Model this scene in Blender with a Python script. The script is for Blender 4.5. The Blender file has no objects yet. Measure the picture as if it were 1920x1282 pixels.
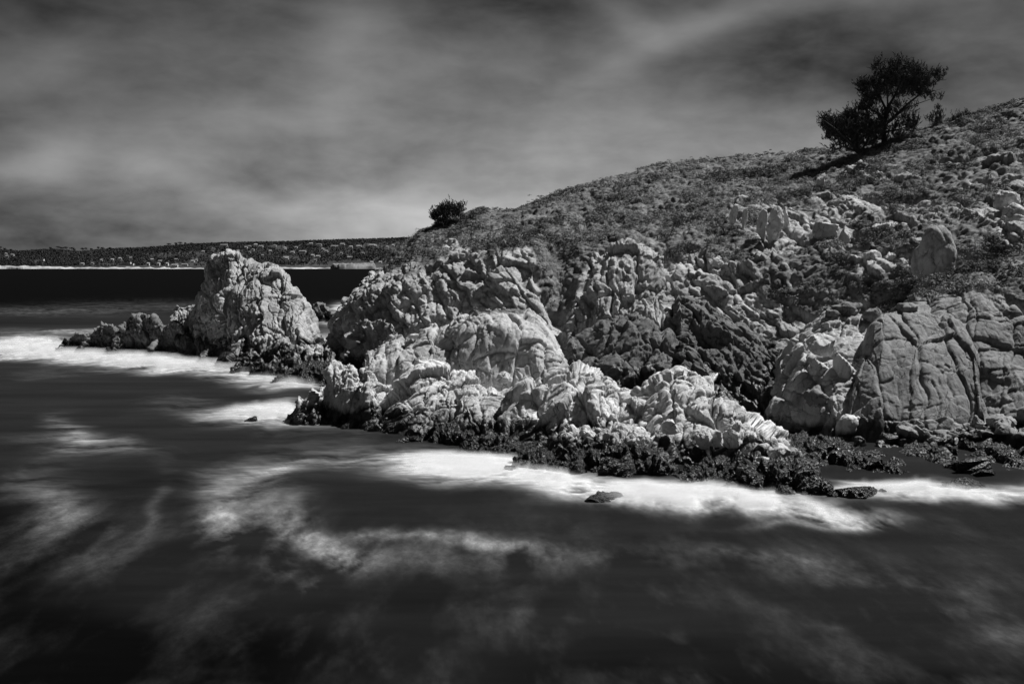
import bpy, math, random
import numpy as np
from math import radians as R
rng = np.random.default_rng(7); random.seed(7)
scene = bpy.context.scene
COL = scene.collection

# ------------------------------------------------------------------ camera
F = 2059.0; CX = 960.0; CY = 641.0; H = 14.0; PITCH = R(4.05)
cam = bpy.data.cameras.new('camera'); camo = bpy.data.objects.new('camera', cam); COL.objects.link(camo)
cam.sensor_width = 36; cam.lens = F/1920*36; cam.clip_start = .5; cam.clip_end = 30000
camo.location = (0, 0, H); camo.rotation_euler = (math.pi/2-PITCH, 0, 0)
scene.camera = camo
cp, sp = math.cos(PITCH), math.sin(PITCH)
def at(u, v, Y):
    u = np.asarray(u, float); v = np.asarray(v, float); Y = np.asarray(Y, float)
    zc = (CY-v)/F; wy = cp+sp*zc; wz = -sp+cp*zc; k = Y/wy
    return np.stack([(u-CX)/F*k, Y+0*k, H+wz*k], -1)
def wY(v, z=0.0):                       # distance at which a sight line meets the height z
    zc = (CY-np.asarray(v, float))/F
    return (H-z)*(cp+sp*zc)/np.maximum(-(-sp+cp*zc), 1e-6)
def proj(P):
    dz = P[..., 2]-H; y = P[..., 1]
    f = y*cp-dz*sp; up = y*sp+dz*cp
    return CX+F*P[..., 0]/f, CY-F*up/f

# ------------------------------------------------------------------ world, sun, exposure
scene.view_settings.view_transform = 'Standard'; scene.view_settings.look = 'None'
scene.view_settings.gamma = 1; scene.view_settings.use_curve_mapping = False
scene.view_settings.exposure = 0.33
SUN = np.array([0.50, 0.27, 0.82]); SUN /= np.linalg.norm(SUN)
sun_el = math.asin(SUN[2]); sun_az = math.atan2(SUN[0], SUN[1])
SKY_STRENGTH = 0.075
w = bpy.data.worlds.new('World'); scene.world = w; w.use_nodes = True
nt = w.node_tree; nt.nodes.clear()
class NB:                               # small node builder
    def __init__(s, nt): s.nt = nt
    def n(s, t, **k):
        o = s.nt.nodes.new(t)
        for a, b in k.items(): setattr(o, a, b)
        return o
    def put(s, sock, val):
        if hasattr(val, 'links') or isinstance(val, bpy.types.NodeSocket): s.nt.links.new(val, sock)
        else: sock.default_value = val
    def m(s, op, a, b=None, c=None, clamp=False):
        o = s.n('ShaderNodeMath', operation=op, use_clamp=clamp); s.put(o.inputs[0], a)
        if b is not None: s.put(o.inputs[1], b)
        if c is not None: s.put(o.inputs[2], c)
        return o.outputs[0]
    def noise(s, vec, scale, detail=4, rough=.5, dist=0.0):
        o = s.n('ShaderNodeTexNoise'); s.put(o.inputs['Vector'], vec)
        o.inputs['Scale'].default_value = scale; o.inputs['Detail'].default_value = detail
        o.inputs['Roughness'].default_value = rough; o.inputs['Distortion'].default_value = dist
        return o.outputs['Fac']
    def ramp(s, fac, a, b, lo=0., hi=1.):
        o = s.n('ShaderNodeMapRange', interpolation_type='SMOOTHSTEP'); s.put(o.inputs[0], fac)
        o.inputs[1].default_value = a; o.inputs[2].default_value = b
        o.inputs[3].default_value = lo; o.inputs[4].default_value = hi
        return o.outputs[0]
    def comb(s, x, y, z):
        o = s.n('ShaderNodeCombineXYZ'); s.put(o.inputs[0], x); s.put(o.inputs[1], y); s.put(o.inputs[2], z); return o.outputs[0]
    def mix(s, f, a, b):                # float mix
        o = s.n('ShaderNodeMix', data_type='FLOAT'); s.put(o.inputs[0], f); s.put(o.inputs[2], a); s.put(o.inputs[3], b); return o.outputs[0]
    def scalev(s, vec, sx, sy, sz, rot=(0, 0, 0)):
        o = s.n('ShaderNodeMapping'); s.put(o.inputs[0], vec); o.inputs['Scale'].default_value = (sx, sy, sz); o.inputs['Rotation'].default_value = rot
        return o.outputs[0]
b = NB(nt)
sky = b.n('ShaderNodeTexSky', sky_type='NISHITA', sun_disc=False, sun_elevation=sun_el, sun_rotation=sun_az, altitude=10.0, air_density=1.0, dust_density=.6)
sep = b.n('ShaderNodeSeparateColor'); nt.links.new(sky.outputs[0], sep.inputs[0])
tc = b.n('ShaderNodeTexCoord').outputs['Generated']
sx = b.n('ShaderNodeSeparateXYZ'); nt.links.new(tc, sx.inputs[0])
az = b.m('ARCTAN2', sx.outputs[0], sx.outputs[1]); el = b.m('ARCSINE', sx.outputs[2])
elc = b.m('MAXIMUM', el, 0.0)
# clouds: soft streaks, laid out as bearing and height above the horizon
cl = None
def blob(u, v, ru, rv, amp, rot=0.0):
    global cl
    a0 = math.atan((u-CX)/F); e0 = (495.2-v)/F
    dx = b.m('SUBTRACT', az, a0); dy = b.m('SUBTRACT', el, e0)
    dx = b.m('ADD', dx, b.m('MULTIPLY', wx, .5)); dy = b.m('ADD', dy, b.m('MULTIPLY', wy_, .35))
    c, s_ = math.cos(rot), math.sin(rot)
    X = b.m('ADD', b.m('MULTIPLY', dx, c*F/ru), b.m('MULTIPLY', dy, s_*F/ru))
    Y_ = b.m('ADD', b.m('MULTIPLY', dx, -s_*F/rv), b.m('MULTIPLY', dy, c*F/rv))
    r2 = b.m('ADD', b.m('MULTIPLY', X, X), b.m('MULTIPLY', Y_, Y_))
    g = b.m('MULTIPLY', b.m('EXPONENT', b.m('MULTIPLY', r2, -1.0)), amp)
    cl = g if cl is None else b.m('ADD', cl, g)
dirv = b.comb(b.m('MULTIPLY', az, 1.0), 0.0, b.m('MULTIPLY', el, 2.4))
wx = b.m('SUBTRACT', b.noise(dirv, 5.0, 3, .5), .5)
wx = b.m('MULTIPLY', wx, .13)
wy_ = b.m('MULTIPLY', b.m('SUBTRACT', b.noise(b.comb(az, 3.0, b.m('MULTIPLY', el, 2.4)), 5.0, 3, .5), .5), .13)
for q in [
    (655, 95, 85, 110, .50, 0), (330, 120, 260, 160, .14, 0), (1330, 70, 190, 34, .55, .35), (1190, 60, 110, 26, .30, -.5),
    (1650, 15, 150, 40, .35, 0), (1850, 40, 120, 60, .25, 0), (290, 300, 150, 80, .34, 0), (50, 170, 120, 60, .2, 0), (110, 330, 90, 40, .2, 0), (90, 300, 90, 60, .22, 0),
    (300, 330, 60, 20, .14, -.2), (540, 240, 140, 50, .22, 0), (870, 130, 180, 40, .16, .1), (60, 180, 160, 40, .2, .3),
    (560, 400, 260, 40, .26, 0), (800, 420, 220, 60, .40, 0), (1100, 260, 330, 130, .34, 0), (150, 430, 340, 80, -.24, 0), (30, 60, 160, 60, -.12, 0), (40, 330, 60, 25, .2, 0),
    (1500, 250, 200, 70, .15, 0), (1780, 120, 60, 60, .12, 0),
    (150, 30, 300, 60, -.10, 0), (1600, 130, 260, 90, -.22, 0), (960, 20, 300, 40, -.18, 0), (200, 390, 230, 30, -.08, 0), (40, 240, 110, 36, -.1, 0),
    (460, 320, 60, 60, -.10, 0)]: blob(*q)
n1 = b.noise(b.comb(b.m('MULTIPLY', az, 1.0), 0.0, b.m('MULTIPLY', el, 1.5)), 7.0, 5, .52, .3)
n2 = b.noise(b.comb(b.m('MULTIPLY', az, 1.0), 7.0, b.m('MULTIPLY', el, 2.6)), 16.0, 4, .55, .2)
cn = b.m('ADD', b.m('MULTIPLY', b.m('SUBTRACT', n1, .5), 1.5), b.m('MULTIPLY', b.m('SUBTRACT', n2, .5), 1.15))
cloud = b.m('ADD', b.m('ADD', cl, b.m('MULTIPLY', cn, .44)), 0.42)
cloud = b.m('MAXIMUM', cloud, 0.12)
# towards the horizon the overcast is thinner and paler
hor = b.m('MULTIPLY', b.m('EXPONENT', b.m('MULTIPLY', elc, -7.0)), b.ramp(az, -.46, -.12, .62, 1.0))
lum = b.m('MULTIPLY', b.m('ADD', .22, b.m('MULTIPLY', hor, 1.35)), cloud)
SKYK = 1.0
# a monochrome, red-filtered sky: the red channel of the sky texture
redc = sep.outputs[0]
redc = b.m('MINIMUM', redc, 9.0)
val = b.m('MULTIPLY', b.m('MULTIPLY', b.m('ADD', b.m('MULTIPLY', redc, .35), 3.0), lum), SKYK)
bg = b.n('ShaderNodeBackground'); b.put(bg.inputs[0], b.comb(val, val, val)); bg.inputs[1].default_value = SKY_STRENGTH
out = b.n('ShaderNodeOutputWorld'); nt.links.new(bg.outputs[0], out.inputs[0])

sl = bpy.data.lights.new('sun', 'SUN'); sl.energy = 5.0; sl.angle = R(.6); sl.color = (1, 1, 1)
so = bpy.data.objects.new('sun', sl); COL.objects.link(so)
from mathutils import Vector
so.rotation_euler = Vector(tuple(SUN)).to_track_quat('Z', 'Y').to_euler()
scene.cycles.transparent_max_bounces = 32
scene.cycles.max_bounces = 5; scene.cycles.diffuse_bounces = 2; scene.cycles.glossy_bounces = 2

# ------------------------------------------------------------------ noise in numpy
def _h(ix, iy, iz, seed):
    h = (ix.astype(np.uint32)*np.uint32(374761393)) ^ (iy.astype(np.uint32)*np.uint32(668265263)) ^ (iz.astype(np.uint32)*np.uint32(2147483647-1274126177)) ^ np.uint32((seed*2654435761) & 0xffffffff)
    h = (h ^ (h >> np.uint32(13)))*np.uint32(1274126177)
    h = (h ^ (h >> np.uint32(16)))*np.uint32(2246822519)
    return h ^ (h >> np.uint32(15))
def _f(h, k=0):
    if k: h = (h ^ np.uint32(k*0x9E3779B1 & 0xffffffff))*np.uint32(2654435761); h = h ^ (h >> np.uint32(14))
    return (h & np.uint32(0xffffff)).astype(np.float32)/np.float32(16777216.)
def vnoise(p, seed=0):
    p = p.astype(np.float32); i = np.floor(p).astype(np.int32); f = p-i; f = f*f*f*(f*(f*6-15)+10)
    r = 0
    for dx in (0, 1):
        for dy in (0, 1):
            for dz in (0, 1):
                w_ = (f[:, 0] if dx else 1-f[:, 0])*(f[:, 1] if dy else 1-f[:, 1])*(f[:, 2] if dz else 1-f[:, 2])
                r = r+w_*_f(_h(i[:, 0]+dx, i[:, 1]+dy, i[:, 2]+dz, seed))
    return r-.5
def fbm(p, oct=4, seed=0, gain=.5):
    r = 0; a = 1.
    for o in range(oct): r = r+a*vnoise(p*(2.03**o)+o*17.3, seed+o); a *= gain
    return r
def worley(p, seed=0):
    """F1, F2, two randoms of the nearest cell, offset from its centre"""
    N = len(p); outs = []
    for s in range(0, N, 60000):
        q = p[s:s+60000].astype(np.float32); i = np.floor(q).astype(np.int32); n = len(q)
        d1 = np.full(n, 9e9, np.float32); d2 = d1.copy(); hid = np.zeros(n, np.uint32); vec = np.zeros((n, 3), np.float32)
        for dx in (-1, 0, 1):
            for dy in (-1, 0, 1):
                for dz in (-1, 0, 1):
                    c = i+np.array([dx, dy, dz], np.int32)
                    h = _h(c[:, 0], c[:, 1], c[:, 2], seed)
                    c = c.astype(np.float32)
                    c[:, 0] += .1+.8*_f(h, 1); c[:, 1] += .1+.8*_f(h, 2); c[:, 2] += .1+.8*_f(h, 3)
                    v = q-c; d = np.einsum('ij,ij->i', v, v)
                    m = d < d1; d2 = np.where(m, d1, np.minimum(d2, d))
                    d1 = np.where(m, d, d1); hid = np.where(m, h, hid); vec[m] = v[m]
        outs.append((np.sqrt(d1), np.sqrt(d2), hid, vec))
    return [np.concatenate([o[k] for o in outs]) for k in range(4)]
def frame(e1):
    e1 = np.array(e1, float); e1 /= np.linalg.norm(e1)
    t = np.array([0, 1., .15]); e2 = np.cross(t, e1); e2 /= np.linalg.norm(e2); e3 = np.cross(e1, e2)
    return np.stack([e1, e2, e3])
def sstep(a, b_, x):
    t = np.clip((x-a)/(b_-a), 0, 1); return t*t*(3-2*t)

# ------------------------------------------------------------------ objects
def tag(o, label=None, cat=None, group=None, kind=None):
    if label: o['label'] = label
    if cat: o['category'] = cat
    if group: o['group'] = group
    if kind: o['kind'] = kind
    return o
def mesh_obj(name, V, Fc, mat, parent=None, smooth=True, attrs=None):
    V = np.ascontiguousarray(V, np.float32); Fc = np.ascontiguousarray(Fc, np.int32)
    me = bpy.data.meshes.new(name); k = Fc.shape[1]
    me.vertices.add(len(V)); me.vertices.foreach_set('co', V.ravel())
    me.loops.add(Fc.size); me.loops.foreach_set('vertex_index', Fc.ravel())
    me.polygons.add(len(Fc)); me.polygons.foreach_set('loop_start', np.arange(0, Fc.size, k, dtype=np.int32))
    try: me.polygons.foreach_set('loop_total', np.full(len(Fc), k, np.int32))
    except Exception: pass
    me.polygons.foreach_set('use_smooth', np.full(len(Fc), smooth, bool))
    if attrs:
        for a, d in attrs.items():
            at_ = me.attributes.new(a, 'FLOAT', 'POINT'); at_.data.foreach_set('value', np.ascontiguousarray(d, np.float32).ravel())
    me.update(calc_edges=True)
    if mat: me.materials.append(mat)
    o = bpy.data.objects.new(name, me); COL.objects.link(o)
    if parent: o.parent = parent
    return o
def empty(name, loc=(0, 0, 0)):
    o = bpy.data.objects.new(name, None); COL.objects.link(o); o.location = tuple(float(c) for c in loc); o.empty_display_size = .5
    return o
def grid_faces(nu, nv):
    a = np.arange(nu*nv).reshape(nu, nv)
    return np.stack([a[:-1, :-1], a[1:, :-1], a[1:, 1:], a[:-1, 1:]], -1).reshape(-1, 4)
def grid_normals(P):
    du = np.gradient(P, axis=0); dv = np.gradient(P, axis=1)
    n = np.cross(du, dv); l = np.linalg.norm(n, axis=-1, keepdims=True); return n/np.maximum(l, 1e-9)

# ------------------------------------------------------------------ materials (all grey: a monochrome place)
def newmat(name):
    m = bpy.data.materials.new(name); m.use_nodes = True; nt = m.node_tree; nt.nodes.clear(); b = NB(nt)
    bs = b.n('ShaderNodeBsdfPrincipled'); o = b.n('ShaderNodeOutputMaterial'); nt.links.new(bs.outputs[0], o.inputs[0])
    return m, b, bs
def grey(b, s): return b.comb(s, s, s)
def rock_mat(name, lo, hi, wetz=1.3, wetn=1.6, e1=(0, 0, 1), algae=.022):
    m, b, bs = newmat(name)
    pos = b.n('ShaderNodeNewGeometry').outputs['Position']
    rot = Vector(tuple(e1)).normalized().to_track_quat('Z', 'Y').inverted().to_euler()
    st = b.scalev(pos, 1, 1, .28, tuple(rot))
    n0 = b.noise(pos, .16, 4, .6); n1 = b.noise(st, 1.1, 6, .62, .5); n2 = b.noise(pos, 6.0, 5, .65)
    t = b.m('ADD', b.m('MULTIPLY', n0, .45), b.m('ADD', b.m('MULTIPLY', n1, .45), b.m('MULTIPLY', n2, .25)))
    col = b.ramp(t, .40, .72, lo, hi)
    # lichen and mineral stains with shapes of their own
    st1 = b.ramp(b.noise(b.scalev(pos, 1, 1, .3), .55, 6, .66, 1.2), .60, .70)
    col = b.mix(b.m('MULTIPLY', st1, .5), col, lo*.45)
    spk = b.ramp(b.noise(pos, 3.2, 3, .7, 1.5), .64, .70)
    col = b.mix(b.m('MULTIPLY', spk, .55), col, lo*.35)
    # thin dark seams
    vo = b.n('ShaderNodeTexVoronoi', feature='DISTANCE_TO_EDGE'); 
    wv = b.n('ShaderNodeVectorMath', operation='ADD'); b.put(wv.inputs[0], b.scalev(pos, 1, 1, .4, tuple(rot)))
    ns = b.n('ShaderNodeTexNoise'); b.put(ns.inputs['Vector'], pos); ns.inputs['Scale'].default_value = 1.3; ns.inputs['Detail'].default_value = 4
    vs = b.n('ShaderNodeVectorMath', operation='SCALE'); b.put(vs.inputs[0], ns.outputs['Color']); vs.inputs['Scale'].default_value = .9
    b.put(wv.inputs[1], vs.outputs[0]); b.put(vo.inputs['Vector'], wv.outputs[0]); vo.inputs['Scale'].default_value = .95
    seam = b.ramp(vo.outputs['Distance'], .0, .035, 1, 0)
    seam = b.m('MULTIPLY', seam, b.ramp(b.noise(pos, .7, 2), .42, .6))
    col = b.mix(b.m('MULTIPLY', seam, .7), col, lo*.25)
    # scrub and soil where plants have taken hold
    at_ = b.n('ShaderNodeAttribute', attribute_name='veg').outputs['Fac']
    soil = b.ramp(b.m('ADD', b.m('MULTIPLY', b.noise(pos, 2.2, 5, .7), .5), b.m('MULTIPLY', b.noise(pos, .25, 3, .6), .5)), .38, .62, .045, .20)
    col = b.mix(at_, col, soil)
    # wet, weed-blackened band of the tidal zone
    z = b.n('ShaderNodeSeparateXYZ'); b.put(z.inputs[0], pos)
    wn = b.noise(b.scalev(pos, 1, 1, .4), .5, 5, .65)
    zz = b.m('ADD', z.outputs[2], b.m('MULTIPLY', b.m('SUBTRACT', wn, .5), -wetn*2.2))
    wet = b.ramp(zz, wetz-.35, wetz+.45, 1, 0)
    col = b.mix(wet, col, b.ramp(n2, .3, .7, algae*.5, algae*1.6))
    b.put(bs.inputs['Base Color'], grey(b, col))
    b.put(bs.inputs['Roughness'], b.mix(wet, .88, .42))
    b.put(bs.inputs['Specular IOR Level'], b.mix(wet, .25, .45))
    hgt = b.m('ADD', b.m('MULTIPLY', b.noise(st, 3.0, 8, .62, .4), .10), b.m('MULTIPLY', b.noise(pos, 14, 4, .6), .03))
    hgt = b.m('SUBTRACT', hgt, b.m('MULTIPLY', seam, .06))
    bp = b.n('ShaderNodeBump'); bp.inputs['Strength'].default_value = .9; bp.inputs['Distance'].default_value = 1.0; b.put(bp.inputs['Height'], hgt)
    b.put(bs.inputs['Normal'], bp.outputs[0])
    return m
E_FG = (.72, .1, .62); E_HL = (.66, .1, -.70); E_UP = (.08, 0, 1); E_ST = (.38, 0, -.92)
M_fg = rock_mat('pale_rock_foreshore', .24, .68, 1.6, 1.5, E_FG)
M_dome = rock_mat('pale_rock', .24, .50, .8, 1.0, E_UP)
M_stack = rock_mat('stack_rock', .17, .46, 3.4, 3.4, E_ST)
M_sker = rock_mat('skerry_rock', .08, .22, 1.7, 1.6, E_ST)
M_head = rock_mat('headland_rock', .17, .47, 2.8, 2.6, E_HL)
M_cove_shade = rock_mat('cove_rock_shaded', .05, .16, 3.6, 2.6, E_HL)  # wet cove rock, its base tone also darkened to carry gully shade
M_right = rock_mat('bluff_rock', .12, .27, 1.6, 1.5, E_UP)
M_bould = rock_mat('boulder_rock', .36, .62, .6, .6, E_UP)
M_boulds = rock_mat('shore_boulder_rock', .16, .32, .9, 1.0, E_UP)
def weed_mat():
    m, b, bs = newmat('wet_seaweed')
    pos = b.n('ShaderNodeNewGeometry').outputs['Position']
    n = b.noise(pos, 3.0, 5, .7); n3 = b.noise(pos, 11.0, 4, .7)
    b.put(bs.inputs['Base Color'], grey(b, b.ramp(n, .35, .7, .006, .028)))
    b.put(bs.inputs['Roughness'], b.ramp(n3, .35, .65, .28, .6)); bs.inputs['Specular IOR Level'].default_value = .5
    vo = b.n('ShaderNodeTexVoronoi'); b.put(vo.inputs['Vector'], pos); vo.inputs['Scale'].default_value = 5.0
    bp = b.n('ShaderNodeBump'); bp.inputs['Strength'].default_value = 1; bp.inputs['Distance'].default_value = .25
    b.put(bp.inputs['Height'], b.m('ADD', vo.outputs['Distance'], b.m('MULTIPLY', n3, .8))); b.put(bs.inputs['Normal'], bp.outputs[0])
    return m
M_weed = weed_mat()
def tone_mat(name, lo, hi, rough=.8, spec=.2, attr='tone'):
    m, b, bs = newmat(name)
    a = b.n('ShaderNodeAttribute', attribute_name=attr).outputs['Fac']
    b.put(bs.inputs['Base Color'], grey(b, b.mix(a, lo, hi))); bs.inputs['Roughness'].default_value = rough; bs.inputs['Specular IOR Level'].default_value = spec
    return m
def flat_mat(name, lo, hi=None, scale=3., rough=.85, spec=.2):
    m, b, bs = newmat(name)
    pos = b.n('ShaderNodeNewGeometry').outputs['Position']
    b.put(bs.inputs['Base Color'], grey(b, b.ramp(b.noise(pos, scale, 5, .6), .3, .7, lo, hi if hi else lo*1.4)))
    bs.inputs['Roughness'].default_value = rough; bs.inputs['Specular IOR Level'].default_value = spec
    return m
M_scrub = tone_mat('scrub_leaves', .045, .34)
M_weedleaf = tone_mat('weed_blades', .006, .035, .42, .35)
M_needle = tone_mat('pine_needles', .03, .11)
M_bark = flat_mat('pine_bark', .03, .06, 6)
M_forest = tone_mat('far_forest', .022, .06)
M_sand = flat_mat('far_shore_sand', .22, .55, .03)
M_land = flat_mat('far_land', .02, .055, .012)
M_field = flat_mat('far_bluff', .10, .26, .05)
M_wall = flat_mat('house_wall', .4, .7, .02); M_roof = flat_mat('house_roof', .10, .35, .02); M_glass = flat_mat('dark_window', .03, .05, 1.)

# ------------------------------------------------------------------ rock builder
def catmull(Pk, n):                      # along axis 0
    K = len(Pk); t = np.asarray(n); i = np.clip(np.floor(t).astype(int), 0, K-2); f = (t-i).reshape(-1, *([1]*(Pk.ndim-1)))
    g = lambda j: Pk[np.clip(j, 0, K-1)]
    p0, p1, p2, p3 = g(i-1), g(i), g(i+1), g(i+2)
    m1 = (p2-p0)*.5*.8; m2 = (p3-p1)*.5*.8
    return (2*f**3-3*f**2+1)*p1+(f**3-2*f**2+f)*m1+(-2*f**3+3*f**2)*p2+(f**3-f**2)*m2
def row3(row):
    out = []
    for q in row:
        if len(q) == 2: out.append(at(q[0], q[1], wY(q[1], -.3)))
        else: out.append(at(*q))
    return np.array(out)
def resample_row(row, n):
    P = row3(row); u = np.array([q[0] for q in row], float); s = (u-u[0])/(u[-1]-u[0]); t = np.linspace(0, 1, n)
    return np.stack([np.interp(t, s, P[:, k]) for k in range(3)], -1)
def smooth1(P, k=1):
    for _ in range(k):
        Q = P.copy(); Q[1:-1] = .25*P[:-2]+.5*P[1:-1]+.25*P[2:]; P = Q
    return P
GROUND = []                              # (points, normals, veg, weed) kept for scattering plants
def rocky(Pg, e1, size, amp, seed, veg=None, fine=1.0, lump=0.):
    """displace a grid of points along its normals into jointed, cracked blocks"""
    nu, nv, _ = Pg.shape; N = grid_normals(Pg).reshape(-1, 3); P = Pg.reshape(-1, 3)
    B = frame(e1); w_ = np.stack([vnoise(P*.35, seed+91), vnoise(P*.35, seed+92), vnoise(P*.35, seed+93)], -1)*.9
    w2 = np.stack([vnoise(P*1.3, seed+81), vnoise(P*1.3, seed+82), vnoise(P*1.3, seed+83)], -1)*.2
    Q = (P+w_+w2) @ B.T
    d = np.zeros(len(P), np.float32); size = np.array(size, float)
    keep = 1. if veg is None else 1-.8*veg
    rid = vnoise(Q/(size*2.3)+5.5, seed+3); d += amp*.8*(.5-2*np.abs(rid))*keep
    def blocks(sc, a, crk, sd):          # straight-sided blocks: beds, each bed broken by its own cross joints
        sz_ = size*sc; wob = vnoise(P*.12/sc, seed+sd)*.9
        c1 = Q[:, 1]/sz_[1]+wob; i1 = np.floor(c1).astype(np.int32); z0 = i1*0
        hb = _h(i1, z0, z0, seed+sd)
        c0 = Q[:, 0]/sz_[0]+_f(hb, 1)*3+wob*.7+(_f(hb, 3)-.5)*.5*(c1-i1); i0 = np.floor(c0).astype(np.int32)
        c2 = Q[:, 2]/sz_[2]+_f(hb, 2)*3-wob*.7; i2 = np.floor(c2).astype(np.int32)
        hh = _h(i0, i1, i2, seed+sd+1); f0, f1, f2 = c0-i0-.5, c1-i1-.5, c2-i2-.5
        dd = (_f(hh, 1)-.5)*.95+(_f(hb, 5)-.5)*.5+f0*(_f(hh, 2)-.5)*1.1+f1*(_f(hh, 3)-.35)*1.3+f2*(_f(hh, 4)-.5)*1.1
        edge = np.minimum(np.minimum((.5-np.abs(f0))*sz_[0], (.5-np.abs(f1))*sz_[1]), (.5-np.abs(f2))*sz_[2])
        corner = np.minimum(.5-np.abs(f0), .5-np.abs(f1))
        return a*(dd-crk*np.exp(-edge/(.09*sc**.5))-.25*np.exp(-corner/.10))*keep
    d += blocks(1., amp*.85, .30, 61)+blocks(.43, amp*.30, .36, 63)
    for L, (sc, a, crack, cw) in enumerate([(1.4, amp*.42, .42, .03), (.5, amp*.13, .4, .04), (.2, amp*.08*fine, .5, .07)]):
        F1, F2, hid, vec = worley(Q/(size*sc), seed*7+L)
        tilt = np.stack([_f(hid, 5)-.5, _f(hid, 6)-.5, _f(hid, 7)-.5], -1)*2.6
        dd = (_f(hid, 4)-.5)*.8+np.einsum('ij,ij->i', tilt, vec)*.85-F1*F1*.12
        dd = dd-crack*np.exp(-(F2-F1)/cw)
        d += a*dd*keep
        if L == 0:                        # parallel slabs inside a block, stepping like a saw
            for per, aa, thr in ((size[1]*.7, .16, .5), (size[1]*.27, .07, .5)):
                fr = (Q[:, 1]/per+_f(hid, 8)*5+vnoise(P*.5, seed+44)*1.2) % 1.
                d += amp*aa*(np.minimum(fr/.82, (1-fr)/.18)-.5)*keep*(_f(hid, 9) > thr)
    d += fbm(P*.22, 3, seed+5)*amp*.7*keep + fbm(P*1.8, 4, seed+6, .5)*.08*fine
    if veg is not None:
        l1 = np.abs(vnoise(P*.45, seed+33))*1.5+np.abs(vnoise(P*1.1, seed+35))+.4*np.abs(vnoise(P*2.3, seed+34))
        d += veg*(l1*.75-.2)
    if lump: 
        F1, F2, hid, vec = worley(P*1.6, seed+55); d += lump*(.5-F1)*(1-.6*keep if veg is not None else 1)
    P2 = P+N*d[:, None]
    return P2.reshape(nu, nv, 3), d
def loft(name, rows, mat, e1=(0, 0, 1), size=(3, 1.6, 2), amp=.8, seed=1, sp=.12, back=(8, 16), bulge=1.5, vegf=None,
         mids=0, smooth=2, weed=False, fine=1., lump=0., backdrop=.55, ends=True):
    n0 = 160
    RW = [smooth1(resample_row(r, n0), smooth) for r in rows]
    if len(RW) == 2:                     # a foot and a crest: fill in a convex front
        a, c = RW; RW = [a]
        for t in (.2, .42, .7): RW.append(np.stack([a[:, 0]+(c[:, 0]-a[:, 0])*t, a[:, 1]+(c[:, 1]-a[:, 1])*t, a[:, 2]+(c[:, 2]-a[:, 2])*(1-(1-t)**bulge)], -1))
        RW.append(c)
    foot = RW[0].copy(); foot[:, 2] = np.minimum(foot[:, 2]-2.5, -1.2); foot[:, 1] -= .8; RW.insert(0, foot)
    cr = RW[-1]; b1 = cr.copy(); b1[:, 1] += back[0]*.5; b1[:, 2] = cr[:, 2]*min(.35+backdrop, .96) if np.all(cr[:, 2] > 0) else cr[:, 2]-.3
    b2 = cr.copy(); b2[:, 1] += back[0]; b2[:, 2] = cr[:, 2]*backdrop
    b3 = cr.copy(); b3[:, 1] += back[1]; b3[:, 2] = -1.5
    RW += [b1, b2, b3]
    G = np.array(RW)                     # rows x n0 x 3
    if ends:                             # close the two ends under the water or inside the neighbour
        for sgn, idx in ((-1, 0), (1, -1)):
            e = G[:, idx].copy(); cy = e[:, 1].mean(); e[:, 1] = cy+(e[:, 1]-cy)*.5; e[:, 2] = -1.5; e[:, 0] += sgn*1.2
            G = np.concatenate([e[:, None], G], 1) if sgn < 0 else np.concatenate([G, e[:, None]], 1)
    L = np.linalg.norm(np.diff(G, axis=0), axis=-1); 
    seglen = np.percentile(L, 70, axis=1); tt = []
    for k, s in enumerate(seglen):
        m = max(2, int(s/(sp*(1 if k < len(seglen)-3 else 2.2)))); tt += list(k+np.arange(m)/m)
    tt.append(len(seglen)); G2 = catmull(G, tt)
    G2 = np.swapaxes(G2, 0, 1)           # columns x rows
    L = np.linalg.norm(np.diff(G2, axis=0), axis=-1); cl_ = np.concatenate([[0], np.cumsum(np.percentile(L, 75, axis=1))])
    nu = max(6, int(cl_[-1]/sp)); s = np.linspace(0, cl_[-1], nu); idx = np.interp(s, cl_, np.arange(len(cl_)))
    G3 = catmull(G2, idx)
    nu, nv, _ = G3.shape; G3 = G3[:, ::-1]   # outward normals
    G3 = G3[:, ::-1]
    N = grid_normals(G3)
    if np.mean(N[:, nv//2, 2]) < 0: G3 = G3[::-1]; N = grid_normals(G3)
    P = G3.reshape(-1, 3)
    veg = vegf(P, N.reshape(-1, 3)) if vegf else None
    P2, d = rocky(G3, e1, size, amp, seed, veg, fine, lump)
    V = P2.reshape(-1, 3)
    o = mesh_obj(name, V, grid_faces(nu, nv), mat, attrs={'veg': veg if veg is not None else np.zeros(len(V))})
    N2 = grid_normals(P2).reshape(-1, 3)
    area = np.linalg.norm(np.cross(np.gradient(P2, axis=0), np.gradient(P2, axis=1)), axis=-1).ravel()
    GROUND.append((V, N2, area, veg, weed))
    return o

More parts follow.
